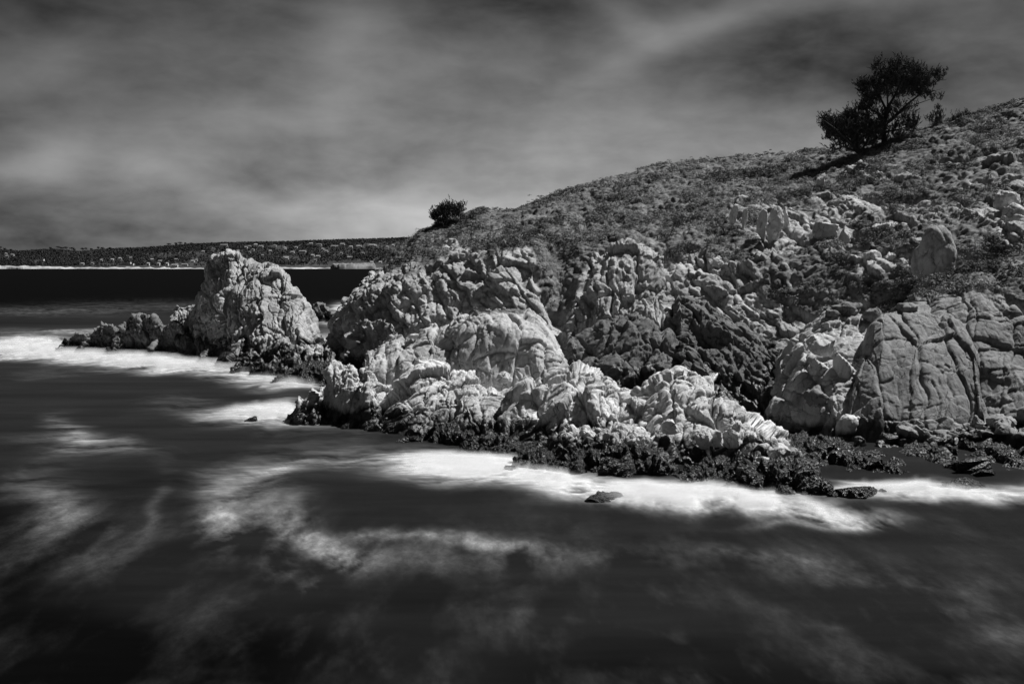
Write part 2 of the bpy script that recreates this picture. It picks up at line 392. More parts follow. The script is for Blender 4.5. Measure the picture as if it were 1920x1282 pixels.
# ================================================================== THE HEADLAND
crestline = [(u_, v_+float(np.interp(u_, [650, 850, 950, 1050, 1200, 1350, 1500, 1920], [-6, -8, 2, -8, -6, 3, 8, 8]))) for u_, v_ in [(625, 618), (640, 596), (652, 572), (668, 550), (700, 522), (725, 503), (737, 485), (762, 464), (790, 443), (815, 434), (850, 421), (890, 404), (940, 394), (985, 393), (1010, 381), (1070, 366), (1130, 347), (1200, 328), (1250, 314), (1300, 306), (1400, 293), (1490, 285), (1560, 277), (1640, 263), (1700, 247), (1740, 237), (1800, 218), (1850, 207), (1900, 193), (1920, 186), (2000, 165), (2150, 140), (2400, 120)]]
cu = [c[0] for c in crestline]; cv = [c[1] for c in crestline]
cols = [ # u: foot, low cliff, mid cliff, cliff top, mid slope, crest
 (618, [(705,146),(680,146),(660,147),(645,147.5),(630,148)], 149),
 (640, [(712,140),(680,141),(650,142),(625,144),(605,146)], 150),
 (668, [(720,135),(680,136.5),(630,138),(580,142),(560,147)], 152),
 (720, [(730,131),(680,132),(600,136),(530,143),(514,150)], 159),
 (780, [(730,127),(680,129),(590,133),(515,140),(482,152)], 168),
 (850, [(740,124),(680,127),(590,131),(505,138),(465,152)], 173),
 (940, [(740,120),(680,124),(590,128),(480,135),(440,152)], 176),
 (1010, [(740,118),(690,122),(600,126),(482,133),(430,152)], 177),
 (1045, [(745,117),(690,124),(610,132),(520,139),(430,152)], 178),
 (1080, [(750,115),(700,121),(600,130),(500,138),(425,152)], 178),
 (1180, [(760,111),(700,117),(620,125),(490,133),(410,150)], 178),
 (1240, [(765,109),(700,116),(610,124),(500,132),(405,149)], 178),
 (1300, [(770,107),(700,114),(600,121),(490,129),(400,147)], 177),
 (1400, [(790,102),(710,110),(610,117),(490,126),(390,144)], 174),
 (1500, [(810,97),(720,106),(620,113),(500,121),(400,138)], 170),
 (1600, [(810,94),(720,103),(620,110),(500,117),(400,132)], 165),
 (1700, [(810,92),(720,101),(620,107),(480,114),(385,129)], 160),
 (1800, [(810,90),(700,100),(600,105),(470,111),(365,127)], 155),
 (1920, [(810,88),(700,98),(600,103),(440,110),(340,125)], 150),
 (2150, [(810,86),(700,96),(590,101),(400,107),(300,120)], 145),
 (2400, [(810,86),(700,96),(590,101),(380,107),(280,120)], 145)]
rows = []
for k in range(5): rows.append([(u, ns[k][0], ns[k][1]) for u, ns, yc in cols])
cYu = [c[0] for c in cols]; cYy = [c[2] for c in cols]
rows.append([(u, v, float(np.interp(u, cYu, cYy))) for u, v in crestline])
vb_u = [600, 740, 800, 850, 940, 1000, 1035, 1060, 1090, 1110, 1180, 1240, 1300, 1400, 1500, 1560, 1620, 1700, 1760, 1850, 1920, 2400]
vb_v = [500, 512, 506, 490, 478, 482, 560, 575, 520, 490, 458, 470, 500, 530, 600, 620, 620, 620, 600, 560, 560, 560]
# (u, v, ru, rv, amount): bare rock on the slope (-) and plants in the gullies (+)
patches = [(1640, 325, 70, 10, -.9), (1830, 300, 80, 12, -1.), (1790, 395, 50, 16, -.9), (1700, 300, 60, 8, -.7), (1450, 480, 40, 20, -.7), (1560, 370, 50, 12, -.7), (1380, 400, 24, 30, -1.3), (1450, 430, 45, 50, -1.5), (1560, 430, 60, 40, -1.2), (1640, 495, 50, 45, -1.5), (1750, 470, 45, 60, -.9), (1890, 400, 60, 70, -1.3), (1640, 380, 90, 18, -.8),
 (1760, 340, 140, 14, -.9), (1880, 290, 60, 20, -.8), (1535, 345, 14, 24, -.9), (1700, 410, 50, 20, -.6), (1330, 490, 50, 30, -.9), (860, 470, 30, 14, -.8), (1480, 540, 60, 50, -.8), (1590, 560, 30, 50, -.7), (1620, 400, 60, 20, -.6),
 (1560, 540, 50, 30, .8), (1700, 560, 50, 40, .8), (1470, 600, 14, 60, 1.0), (1255, 540, 16, 60, .9), (1050, 540, 30, 50, 1.), (1420, 540, 20, 60, .5)]
def veg_head(P, N):
    u, v = proj(P)
    vb = np.interp(u, vb_u, vb_v)
    s = (vb-v)/16.+fbm(P*.22, 4, 301)*3.2
    s = np.clip(s, -2.2, 2.2)
    s += fbm(P*.42, 3, 311)*2.6*np.clip((u-1250)/150, 0, 1)
    s -= .6*np.clip((u-1330)/100, 0, 1)*np.clip((v-330)/60, 0, 1)
    for pu, pv, ru, rv, am in patches: s += am*1.9*np.exp(-(((u-pu)/ru)**2+((v-pv)/rv)**2))
    return sstep(-.2, .6, s)
hd = loft('headland', rows, M_head, e1=E_HL, size=(7.5, 2.7, 4.6), amp=1.05, seed=11, sp=.17, back=(30, 90), smooth=1, vegf=veg_head, backdrop=.75)
tag(hd, kind='structure')

# ================================================================== masses standing in front of it
def thing(o, label, cat, group=None): return tag(o, label, cat, group)
def vegtop(vb_pts, soft=8., seed=5, amt=2.5):
    uu = [p[0] for p in vb_pts]; vv = [p[1] for p in vb_pts]
    def f(P, N):
        u, v = proj(P); s = (np.interp(u, uu, vv)-v)/soft+fbm(P*.5, 4, seed)*amt
        return sstep(-.2, .6, s)
    return f
G_BUT = 'rock buttresses along the foot of the headland'
thing(loft('rock_buttress', [[(1050,720,119),(1120,730,117),(1200,735,115),(1290,740,113)], [(1060,660,121),(1120,650,119.5),(1200,650,118),(1275,660,117)], [(1072,590,124),(1120,560,123),(1190,550,122.5),(1250,570,122)],
      [(1082,565,128),(1110,508,128.5),(1140,474,129),(1180,457,130),(1215,464,130),(1236,500,129),(1246,545,127),(1262,600,124)]], M_head, E_UP, (7.5, 2.4, 3.6), 1.15, 21, .12, (4, 9)),
      'tall fluted rock buttress rising to a peak in the middle of the headland cliff', 'rock buttress')
thing(loft('rock_rib', [[(1075,740,110),(1150,745,108),(1250,748,107),(1340,765,104),(1400,790,101)], [(1070,640,115),(1130,600,116),(1180,590,117),(1230,610,116),(1270,650,114),(1320,700,110),(1380,745,106)]], M_cove_shade, E_FG, (4.6, 2.6, 3.4), 1.1, 22, .12, (4, 9), bulge=1.3),
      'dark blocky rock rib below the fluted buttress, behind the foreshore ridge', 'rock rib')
thing(loft('rock_rib', [[(1290,780,103),(1380,800,100),(1460,815,97),(1540,830,93)], [(1270,560,122),(1330,575,120),(1400,610,116),(1450,645,112),(1500,700,105),(1560,790,97)]], M_cove_shade, E_HL, (9, 1.9, 3.6), 1.05, 23, .12, (3, 8), bulge=1.2),
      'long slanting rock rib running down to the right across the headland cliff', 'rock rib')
thing(loft('rock_rib', [[(1330,800,98),(1400,812,96),(1480,825,93),(1560,838,90)], [(1325,745,102),(1360,715,103),(1395,690,104),(1420,683,104),(1450,715,102),(1490,765,98),(1545,815,93)]], M_cove_shade, E_HL, (4.2, 1.7, 2.6), .9, 24, .1, (3, 7), bulge=1.2),
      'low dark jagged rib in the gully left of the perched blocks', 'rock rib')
thing(loft('rock_dome', [[(680,745,103),(760,740,101),(860,725,100),(960,725,98),(1040,735,97),(1100,760,95)], [(690,700,104),(760,690,102.5),(850,690,101),(900,690,99.8),(960,690,99),(1030,700,98.5),(1082,735,97)],
      [(693,680,106),(750,655,106),(830,635,105),(880,615,102.5),(940,610,101.5),(1000,630,101.5),(1045,670,101),(1075,720,99)],
      [(697,672,108),(722,655,109),(750,640,110),(800,624,110),(850,606,109),(880,590,107),(930,582,106.5),(975,584,106.5),(1000,600,106.5),(1025,630,106),(1050,662,105),(1064,690,103),(1080,722,100)]], M_dome, E_UP, (8.5, 3.2, 4.6), .75, 31, .085, (5, 11),
      vegf=vegtop([(860, 560), (880, 588), (930, 587), (980, 590), (1000, 570), (1001, 500)], 3.5, 6, 1.2)),
      'pale domed rock with a flat grass-tipped top above the foreshore ridge', 'rock')
FG_crest = [(540,775,98.5),(560,752,99),(580,742,99.5),(600,738,100),(614,738,101),(640,728,101.5),(665,726,101.5),(700,722,101),(735,722,100),(760,702,100),(790,690,100),(830,688,99.5),(870,698,98),(905,716,96.5),(935,730,95),(955,722,95),(985,700,95),(1030,698,94),(1070,696,93),(1110,700,92),(1150,716,90),(1200,745,87)]
thing(loft('foreshore_ridge', [[(532,796),(560,798),(600,803),(680,812),(760,824),(860,833),(960,845),(1060,857),(1150,866),(1240,872)], FG_crest+[(1230,775,85)]], M_fg, E_FG, (7.5, 2.1, 3.8), 1.1, 47, .075, (4, 9), bulge=1.9, smooth=1),
      'long pale foreshore ridge of tilted slabs ending in dark spires at its left end', 'rock ridge')
thing(loft('foreshore_ridge', [[(1185,868),(1260,878),(1340,886),(1420,900),(1500,916),(1540,918)], [(1180,790,84),(1215,745,85),(1240,722,86),(1280,709,86),(1320,716,85),(1350,738,83),(1385,768,81),(1420,795,78.5),(1450,818,76),(1485,842,73),(1520,870,70.5)]], M_fg, E_FG, (6.5, 2.0, 3.4), 1.0, 48, .07, (4, 9), bulge=1.9, smooth=1),
      'humped pale rock ridge stepping down to the right into seaweed', 'rock ridge')
thing(loft('rock_ledge', [[(1040,876),(1100,886),(1170,890),(1255,897)], [(1043,822,80),(1075,803,80.5),(1120,796,80.5),(1160,806,79.5),(1200,806,79),(1230,832,77),(1250,862,75)]], M_fg, E_FG, (1.8, 1.1, 1.3), .6, 43, .07, (3, 6), bulge=2.2, smooth=1),
      'low ledge of rounded pale blocks below the middle of the foreshore ridge', 'rock ledge')
# right-hand bluff
thing(loft('rock_buttress', [[(1455,800,94),(1500,815,91),(1560,830,88),(1640,838,86)], [(1462,755,95.5),(1500,745,92.5),(1560,745,90),(1620,770,89)], [(1470,705,98.5),(1502,675,96.5),(1560,675,94),(1630,690,93)], [(1474,684,101),(1505,632,100.5),(1560,622,99),(1645,634,98)],
      [(1476,672,105),(1500,626,105),(1525,602,105.5),(1548,588,106),(1590,583,106),(1640,587,105),(1665,604,103)]], M_dome, (.5, 0, .8), (6, 3.4, 4.), .8, 51, .08, (4, 9), smooth=1),
      'pale rock buttress stacked with loose blocks left of the smooth grey cliff', 'rock buttress')
thing(loft('cliff_buttress', [[(1575,842,86.5),(1640,845,86),(1720,845,85.5),(1845,845,86)], [(1590,790,88),(1640,780,87),(1720,780,86.5),(1840,785,87)], [(1612,700,91),(1650,670,90.5),(1720,655,90.5),(1828,680,91)],
      [(1622,680,93),(1638,612,94.5),(1654,582,95.5),(1695,571,96),(1740,574,96),(1782,590,95.5),(1815,630,94.5),(1842,790,88)]], M_right, E_UP, (12, 3.4, 6), .52, 52, .08, (5, 10), fine=.8),
      'smooth grey cliff buttress with vertical grooves right of the perched blocks', 'cliff')
thing(loft('cliff_bluff', [[(1730,840,86),(1800,840,85),(1920,842,84),(2050,842,83.5),(2300,842,83)], [(1735,780,88.5),(1800,775,88),(1920,775,87.5),(2050,775,87),(2300,770,86)], [(1735,660,94),(1800,655,93.5),(1920,655,93),(2050,645,92),(2300,620,91)],
      [(1722,578,99),(1760,566,98.5),(1800,564,98),(1860,564,97.5),(1920,562,97),(2050,556,96),(2300,546,95)], [(1712,570,103),(1735,545,104),(1770,522,105),(1810,504,105.5),(1860,493,106),(1920,479,106),(2000,464,106),(2100,448,106),(2300,422,106)]], M_right, (.35, 0, .9), (8, 4.2, 5.), .8, 54, .09, (6, 14),
      vegf=vegtop([(1700,560),(1740,556),(1800,556),(1850,566),(1920,562),(2300,550)], 10, 8, 3.0)),
      'broad grey bluff with a scrub-covered top at the right edge', 'cliff')
# sea stack and skerries
thing(loft('sea_stack', [[(318,664),(380,676),(440,700),(500,706),(560,712),(622,708)], [(330,640,168),(390,640,162),(440,650,152),(500,655,147),(560,665,145),(615,690,142)], [(350,610,170),(385,570,168),(430,560,163),(490,570,157),(550,600,151),(600,680,146)],
      [(362,645,172),(370,595,173),(378,546,174),(385,514,174),(398,493,173),(414,479,172),(434,480,171),(450,490,170),(470,499,169),(500,502,167),(522,505,165),(540,520,163),(556,545,161),(570,570,159),(580,600,157),(592,632,155),(603,662,152),(612,692,148)]], M_stack, E_ST, (7.5, 2.8, 4.6), 1.1, 61, .11, (7, 16), smooth=1),
      'tall pale sea stack with a small pointed summit standing off the headland', 'sea stack')
def skerry(name, sil, basev, seed, label, dY=6, mat=None, amp=.8, weed=False, size=(2.6, 1.3, 2.), e1=E_ST, sp=.12, cat='rock', lump=0., bulge=1.6):
    u0, u1 = sil[0][0], sil[-1][0]
    if isinstance(basev, (int, float)): basev = [(u0, basev), (u1, basev)]
    bu = [q[0] for q in basev]; bv = [q[1] for q in basev]
    foot = [(u, float(np.interp(u, bu, bv))) for u in np.linspace(u0-2, u1+2, 8)]
    w_ = lambda u: .25+.75*math.sin(math.pi*(u-u0)/(u1-u0))**.6
    cr = [(u, v, float(wY(np.interp(u, bu, bv)))+dY*w_(u)) for u, v in sil]
    return thing(loft(name, [foot, cr], mat or M_sker, e1, size, amp, seed, sp, (dY*.6, dY*1.4), bulge=bulge, smooth=1, weed=weed, lump=lump), label, cat)
skerry('skerry', [(108,655),(122,640),(140,627),(155,625),(172,640)], 661, 71, 'low dark flat skerry at the left end of the rock chain', 4, amp=.6)
skerry('skerry', [(150,655),(168,628),(182,612),(196,606),(210,612),(222,625),(228,650)], 664, 72, 'small rounded skerry with a pale top, second from the left end', 5)
skerry('skerry', [(212,650),(224,618),(240,598),(258,586),(268,583),(285,592),(300,610),(312,650)], 668, 73, 'tall dark domed skerry left of the sea stack', 7)
skerry('skerry', [(282,655),(298,632),(312,612),(326,602),(340,615),(350,640),(360,662)], 671, 74, 'pointed dark skerry nestled against the domed skerry', 4, amp=.6)
skerry('rock_shoulder', [(318,640),(324,592),(334,577),(350,569),(370,568),(392,575),(410,600)], 664, 75, 'pale-topped rock shoulder on the left flank of the sea stack', 8, M_stack)
skerry('rock', [(375,672),(395,650),(420,640),(445,645),(470,670)], 684, 76, 'low dark rock at the front left foot of the sea stack', 7)
skerry('rock', [(436,696),(452,672),(475,655),(498,632),(515,624),(535,640),(552,662),(575,695)], 705, 77, 'pointed dark rock at the front foot of the sea stack', 8, M_stack, e1=(.6, 0, .7))
skerry('rock', [(480,690),(520,668),(560,650),(600,648),(640,668),(680,700)], [(480,708),(560,716),(680,716)], 78, 'broken rock shelf between the sea stack and the headland', 11, M_stack)
skerry('seaweed_ledge', [(512,715),(530,698),(560,686),(600,680),(640,684),(680,700)], [(512,722),(600,726),(690,724)], 79, 'flat seaweed-covered ledge in front of the sea stack', 6, M_weed, .5, True, lump=.3)
skerry('skerry', [(568,600),(585,575),(600,568),(615,578),(630,602)], 606, 80, 'small grey rock far behind in the gap beside the sea stack', 8, sp=.2)
skerry('rock_spire', [(680,705),(690,662),(712,648),(735,632),(750,650),(775,690)], 735, 81, 'pale knobbly rock lump at the left shoulder of the domed rock', 3, M_dome, .7, size=(1.6, 1.1, 1.3), e1=E_FG)
skerry('rock', [(648,665),(664,625),(685,604),(705,598),(732,605),(747,640),(762,690)], 725, 82, 'pale ledge rock at the foot of the headland nose', 3, M_head, 1.0)
# spires at the left end of the foreshore ridge
for i, (u, v, wd, bv, lab) in enumerate([(628, 688, 34, 800, 'tall twin-headed rock spire at the left end of the foreshore ridge'), (655, 692, 30, 800, 'broad pointed rock spire, second from the left end of the foreshore ridge'),
        (585, 738, 30, 800, 'short leaning spire at the water at the left end of the foreshore ridge'), (560, 752, 22, 800, 'small dark jagged spire at the leftmost tip of the foreshore ridge'), (690, 708, 26, 806, 'slim pale spire right of the two tall spires')]):
    Yb = float(wY(bv))+2.0; v -= 10; wd *= 1.1
    thing(loft('rock_spire', [[(u-wd*.6, bv-8, Yb-1), (u, bv-4, Yb-1.5), (u+wd*.7, bv-8, Yb-1)], [(u-wd*.5, v+40, Yb+1), (u-wd*.22, v+10, Yb+1.3), (u, v, Yb+1.6), (u+wd*.25, v+12, Yb+1.4), (u+wd*.5, v+48, Yb+1)]], M_fg, E_UP, (2.6, 1.0, 1.5), .5, 90+i, .07, (1.6, 3.2), bulge=1.9, smooth=0), lab, 'rock spire')

# seaweed-covered mounds at the tide line
WM = [([(952,890),(965,862),(985,848),(1010,845),(1032,858),(1045,880)], [(952,893),(1045,893)], 'round seaweed-covered rock with white surf on its left'),
 ([(1030,885),(1045,872),(1060,868),(1078,884)], [(1028,890),(1080,892)], 'little weedy rock just right of the round seaweed rock'),
 ([(1135,880),(1160,855),(1195,840),(1225,843),(1250,860),(1270,880),(1288,905)], [(1130,900),(1290,908)], 'large domed seaweed-covered rock below the block ledge'),
 ([(1290,900),(1310,875),(1335,862),(1365,866),(1390,890),(1400,908)], [(1288,912),(1402,915)], 'dark seaweed hummock between two bigger weedy mounds'),
 ([(1375,915),(1395,885),(1430,862),(1470,858),(1505,872),(1535,895),(1558,928)], [(1372,922),(1440,936),(1560,938)], 'biggest seaweed-covered mound at the right tip of the foreshore ridge'),
 ([(860,850),(885,826),(915,812),(945,815),(975,832),(1000,856)], [(855,858),(1000,864)], 'seaweed-covered shelf under the pale slabs'),
 ([(760,828),(800,815),(850,812),(890,830)], [(755,834),(895,850)], 'thin dark weed shelf at the waterline of the foreshore ridge'),
 ([(1040,886),(1080,858),(1120,850),(1150,870),(1165,892)], [(1038,894),(1168,902)], 'weed-draped rock under the low block ledge')]
for i, (sil, bs_, lab) in enumerate(WM):
    skerry('seaweed_rock', sil, bs_, 110+i, lab, 4.5, M_weed, .7, True, (1.8, 1.2, 1.5), E_UP, .08, 'seaweed rock', lump=.36, bulge=2.0)
WR = [([(1500,880),(1530,850),(1570,840),(1620,846),(1660,870),(1690,892)], [(1495,890),(1695,896)], 'weedy shelf at the foot of the perched blocks'),
 ([(1640,888),(1680,858),(1740,850),(1790,862),(1830,880)], [(1635,894),(1835,898)], 'long weedy shelf below the smooth grey cliff'),
 ([(1780,880),(1830,845),(1880,840),(1930,850),(2000,880)], [(1775,886),(2010,896)], 'weedy shelf below the bluff at the right edge'),
 ([(1440,858),(1480,838),(1530,834),(1590,842),(1640,866)], [(1438,874),(1645,892)], 'flat dark weed bed in the gully behind the foreshore ridge'),
 ([(1960,885),(2040,850),(2140,845),(2300,880)], [(1955,895),(2310,898)], 'weedy shelf beyond the right edge')]
for i, (sil, bs_, lab) in enumerate(WR):
    skerry('seaweed_rock', sil, bs_, 130+i, lab, 7, M_weed, .75, True, (2.8, 1.7, 2.2), E_UP, .09, 'seaweed rock', lump=.3, bulge=1.8)
SM = [([(1755,912),(1765,900),(1785,896),(1812,903),(1828,899),(1842,912)], 918, 'small dark rock awash in the surf near the right edge'),
 ([(1090,934),(1112,920),(1140,914),(1165,922),(1180,936)], 942, 'smooth rock half drowned in white surf'),
 ([(1640,928),(1652,918),(1664,928)], 931, 'little pointed rock in the surf right of the big seaweed mound'),
 ([(1560,928),(1590,912),(1620,914),(1640,930)], 934, 'low awash rock right of the big seaweed mound'),
 ([(458,790),(470,783),(482,790)], 794, 'tiny round rock in the surf left of the foreshore ridge')]
# ------------------------------------------------------------------ boulders
def ico(sub):
    import bmesh
    bm = bmesh.new(); bmesh.ops.create_icosphere(bm, subdivisions=sub, radius=1.0)
    bm.verts.ensure_lookup_table(); V = np.array([v.co[:] for v in bm.verts]); Fc = np.array([[v.index for v in f.verts] for f in bm.faces]); bm.free(); return V, Fc
ICO5 = ico(5); ICO4 = ico(4)
def rotm(ax, an):
    ax = np.array(ax, float); ax /= np.linalg.norm(ax); K = np.array([[0, -ax[2], ax[1]], [ax[2], 0, -ax[0]], [-ax[1], ax[0], 0]])
    return np.eye(3)+math.sin(an)*K+(1-math.cos(an))*K@K
def boulder(name, u, v, wpx, hpx, Y, label, seed, lean=0., cat='boulder', cuts=11, mat=None, deep=.9, group=None, big=True, rough=.09, z=None):
    V, Fc = ICO5 if big else ICO4
    r = np.random.default_rng(seed); V = V.copy()
    for k in range(cuts):
        n = r.normal(size=3); n /= np.linalg.norm(n); d = r.uniform(.45, .78)
        e = np.maximum(V@n-d, 0); V -= e[:, None]*n*.93
    V /= np.abs(V).max(0)
    if 'pear' in label: V[:, :2] *= 1-.32*V[:, 2:3]
    c = at(u, v, Y); px = Y/F
    V *= np.array([wpx*.5*px, wpx*.5*px*deep, hpx*.5*px])
    V = V@rotm((0, 1, 0), lean).T@rotm((0, 0, 1), r.uniform(-.3, .3)).T
    s = min(wpx, hpx)*px*.5
    nn = V/np.maximum(np.linalg.norm(V, axis=1, keepdims=True), 1e-6)
    V = V+nn*(fbm(V/s*1.2+seed, 4, seed)*s*rough*2.4)[:, None]
    for fq, am in ((.75, .16), (1.9, .07)):
        F1, F2, hid, vec = worley((V+fbm(V/s, 2, seed)[:, None]*s*.3)/s*fq+seed*3.1, seed)
        tl = np.stack([_f(hid, 5)-.5, _f(hid, 6)-.5, _f(hid, 7)-.5], -1)*2
        V = V+nn*(((_f(hid, 4)-.5)*.9+np.einsum('ij,ij->i', tl, vec)*.8-.6*np.exp(-(F2-F1)/.06))*s*am)[:, None]
    o = mesh_obj(name, V, Fc, mat or M_bould, attrs={'veg': np.zeros(len(V))}); o.location = tuple(map(float, c))
    return tag(o, label, cat, group)
BL = [(1540,650,60,48,94.6,.05,'bright flat-topped block perched highest on the rock buttress',9),
 (1534,688,46,36,93.2,.1,'wedge-shaped block just below the bright flat-topped block',9),
 (1579,692,40,70,92.6,-.12,'tall pale block standing right of the two perched blocks',8),
 (1588,584,56,46,103,0,'smooth grey boulder on top of the buttress behind the scrub patch',12),
 (1560,594,42,40,103,0,'pale rounded boulder left of the smooth grey boulder',12),
 (1634,588,38,30,101.5,0,'small white boulder beside the top of the smooth grey cliff',11),
 (1530,744,66,58,91.6,.1,'large rounded grey boulder below the perched blocks',10),
 (1508,772,56,42,92,.5,'tilted slab boulder at the lower left of the rock buttress',9),
 (1596,800,50,58,87.2,.45,'pale cracked block leaning at the foot of the rock buttress',8),
 (1752,476,74,108,108.5,.12,'big pear-shaped boulder with a bright head on the hillside',3),
 (943,712,30,34,94.5,.4,'white squared boulder lodged in the notch below the domed rock',8),
 (1537,342,16,52,147,.45,'lone pale slab leaning on the scrub slope',7),
 (1375,402,15,40,136,.2,'small white standing stone, leftmost of the hillside outcrops',9),
 (1396,412,13,42,135,.15,'slim white stone beside the leftmost standing stone',9),
 (1429,425,20,66,131,.1,'dark-sided upright stone left of the big white fluted one',9),
 (1453,425,30,78,130,.1,'big white fluted stone in the hillside cluster',8),
 (1473,408,14,40,132,.05,'short upright stone on the right of the fluted stone',8),
 (1549,432,46,54,126,.5,'bright tilted slab, top left of the pair above the gully',8),
 (1587,442,32,48,125,.35,'bright speckled slab right of the tilted slab',9),
 (1345,494,26,30,127,.2,'small pale knob at the edge of the scrub over the slanting rib',9),
 (1633,498,46,58,117,.3,'pale slanted outcrop face above the dark gully',9),
 (1665,505,30,70,116,.15,'narrow pitted outcrop next to the slanted outcrop face',9),
 (1655,432,46,30,124,-.3,'flat pale outcrop in the scrub below the ridge path',9),
 (1690,455,34,30,121,0,'grey knob left of the pear-shaped boulder',10),
 (1888,372,56,44,116,.2,'flat-topped outcrop high at the right edge',9),
 (1900,408,50,66,114,.1,'upright outcrop below the flat-topped one at the right edge',9),
 (1872,455,44,50,112,0,'blocky outcrop at the right edge above the bluff',8),
 (1365,495,16,24,128,.1,'tiny pale stone right of the small pale knob',9),
 (1255,805,36,34,78,.1,'round pale boulder resting on the humped ridge front',10),
 (1322,822,36,36,76.5,0,'squarish pale boulder low on the humped ridge front',9),
 (1375,815,48,56,77,.3,'large cracked pale block at the right of the humped ridge',7),
 (1425,868,38,34,71.5,0,'round cracked boulder at the lower right end of the humped ridge',11),
 (1458,846,48,42,72.5,.2,'pale boulder topping the right end of the humped ridge',9),
 (1140,828,24,40,77.5,.05,'upright pale cobble on the low block ledge',10),
 (1185,826,38,34,77,.2,'pale rounded block at the right of the low block ledge',9),
 (1098,815,34,34,78.5,.1,'rounded pale block at the left of the low block ledge',9),
 (776,630,24,14,107.5,-.1,'oval pale stone lying on the slope left of the domed rock',12),
 (868,478,14,10,140,0,'small white stone at the scrub edge on the headland',10),
 (1345,822,24,34,76,0,'narrow dark cobble squeezed beside the squarish boulder',9)]
for i, (u, v, wp, hp, Y, le, lab, ct) in enumerate(BL):
    boulder('boulder' if wp > 18 else 'stone', u, v, wp, hp, Y, lab, 500+i, le, cuts=ct, cat='boulder' if wp > 18 else 'stone', mat=M_head if 'pear' in lab else M_bould if lab.find('grey') < 0 else M_right)
for i, (sil, bs_, lab) in enumerate(SM):
    uu = [q[0] for q in sil]; top = min(q[1] for q in sil); wpx = (uu[-1]-uu[0])*1.15; Yb = float(wY(bs_))+1.0
    boulder('surf_rock', (uu[0]+uu[-1])/2, bs_-2, wpx, (bs_-top)*2.1, Yb, lab, 850+i, 0, cuts=9, cat='rock', mat=M_weed, deep=.8, rough=.09)
r_ = np.random.default_rng(99); k = 0
for (u0, u1, v0, v1, n, Y0) in [(1655, 1900, 812, 838, 22, 84.5), (1700, 1900, 786, 812, 15, 85.5), (1610, 1720, 826, 850, 9, 84), (1850, 1990, 800, 845, 8, 83.8)]:
    for j in range(n):
        u = u0+(u1-u0)*(j+.5+r_.uniform(-.35, .35))/n; v = r_.uniform(v0, v1); s = r_.uniform(18, 44)*(1. if j % 3 else 1.35)
        if v > 832: s *= .7
        boulder('boulder', u, v, s, s*r_.uniform(.7, 1.05), Y0+r_.uniform(-.6, .8), ('%s grey boulder %s' % ('large' if s > 38 else 'middling' if s > 27 else 'small', 'at the waterline below the perched blocks' if u < 1690 and v > 825 else 'heaped under the smooth grey cliff' if u < 1780 else 'in the upper row heaped under the bluff' if v < 812 else 'in the lower row heaped under the bluff')), 700+k, r_.uniform(-.4, .4), cuts=12, mat=M_boulds,
                group='rounded boulders heaped at the foot of the right-hand cliffs', big=False); k += 1

# ------------------------------------------------------------------ ground cover and seaweed blades
def scatter(name, pts, nrm, sizes, tones, ntri, tri, mat, seed, flat=.55, label=None, stand=.4):
    """many small leaf triangles on little domes, one object"""
    r = np.random.default_rng(seed); n = len(pts)
    D = r.normal(size=(n, ntri, 3)); D /= np.linalg.norm(D, axis=-1, keepdims=True)
    D[..., 2] = np.abs(D[..., 2])*1.1
    off = D*sizes[:, None, None]*r.uniform(.45, 1., (n, ntri, 1)); off[..., 2] *= flat
    C = pts[:, None]+off
    A = r.normal(size=(n, ntri, 3)); A -= D*np.sum(A*D, -1, keepdims=True)*(1-stand); A /= np.linalg.norm(A, axis=-1, keepdims=True)
    Bv = np.cross(D+r.normal(size=D.shape)*.5, A); Bv /= np.linalg.norm(Bv, axis=-1, keepdims=True)
    L = (tri*sizes[:, None, None]**.5)*r.uniform(.6, 1.3, (n, ntri, 1))
    V = np.stack([C-A*L*.5-Bv*L*.3, C-A*L*.5+Bv*L*.3, C+A*L*.7+D*L*.3], 2).reshape(-1, 3)
    T = np.clip(np.repeat(tones, ntri*3)+np.repeat(r.uniform(-.12, .12, n*ntri), 3), 0, 1)
    Fc = np.arange(len(V)).reshape(-1, 3)
    return mesh_obj(name, V, Fc, mat, smooth=False, attrs={'tone': T})
def pick(pred, n, seed, rmin=0):
    r = np.random.default_rng(seed); Ps = []; Ns = []; Ws = []
    for V, N, A, veg, weed in GROUND:
        wgt = pred(V, N, veg, weed)
        if wgt is None: continue
        Ps.append(V); Ns.append(N); Ws.append(A*wgt)
    P = np.concatenate(Ps); N = np.concatenate(Ns); W = np.concatenate(Ws); W /= W.sum()
    idx = r.choice(len(P), n, replace=True, p=W); return P[idx], N[idx]
def veg_w(V, N, veg, weed):
    if veg is None: return None
    u, v = proj(V); dn = np.clip(.45+fbm(V*.13, 3, 401)*2.6, .04, 1.); return veg*dn*(N[:, 2] > .2)*((V[:, 1] < 185))*(u < 2050)*(V[:, 2] > 2)*np.where(V[:, 1] < 130, 1.5, 1.)
P, N = pick(veg_w, 25000, 3)
sz = rng.uniform(.2, .45, len(P))*(1+2.2*np.clip(vnoise(P*.4, 9)*2, -.25, 1)); sz = np.maximum(sz, .18)
tn = np.clip(.36+vnoise(P*.10, 71)*.9+vnoise(P*.33, 72)*1.3+vnoise(P*.9, 73)*.7+rng.normal(size=len(P))*.14, 0, 1)
Pc, Nc = pick(veg_w, 420, 33); nk = 16; rr_ = np.random.default_rng(34); dd_ = rr_.normal(size=(len(Pc), nk, 3)); dd_[..., 2] = np.abs(dd_[..., 2])*.55
cs = rr_.uniform(.35, 1.0, (len(Pc), 1, 1)); Pc2 = (Pc[:, None]+dd_*cs*.7-np.array([0, 0, .35])).reshape(-1, 3); tc_ = np.clip(np.repeat(rr_.uniform(.02, .45, len(Pc))**1.2, nk)+rr_.uniform(0, .08, len(Pc2)), 0, 1)
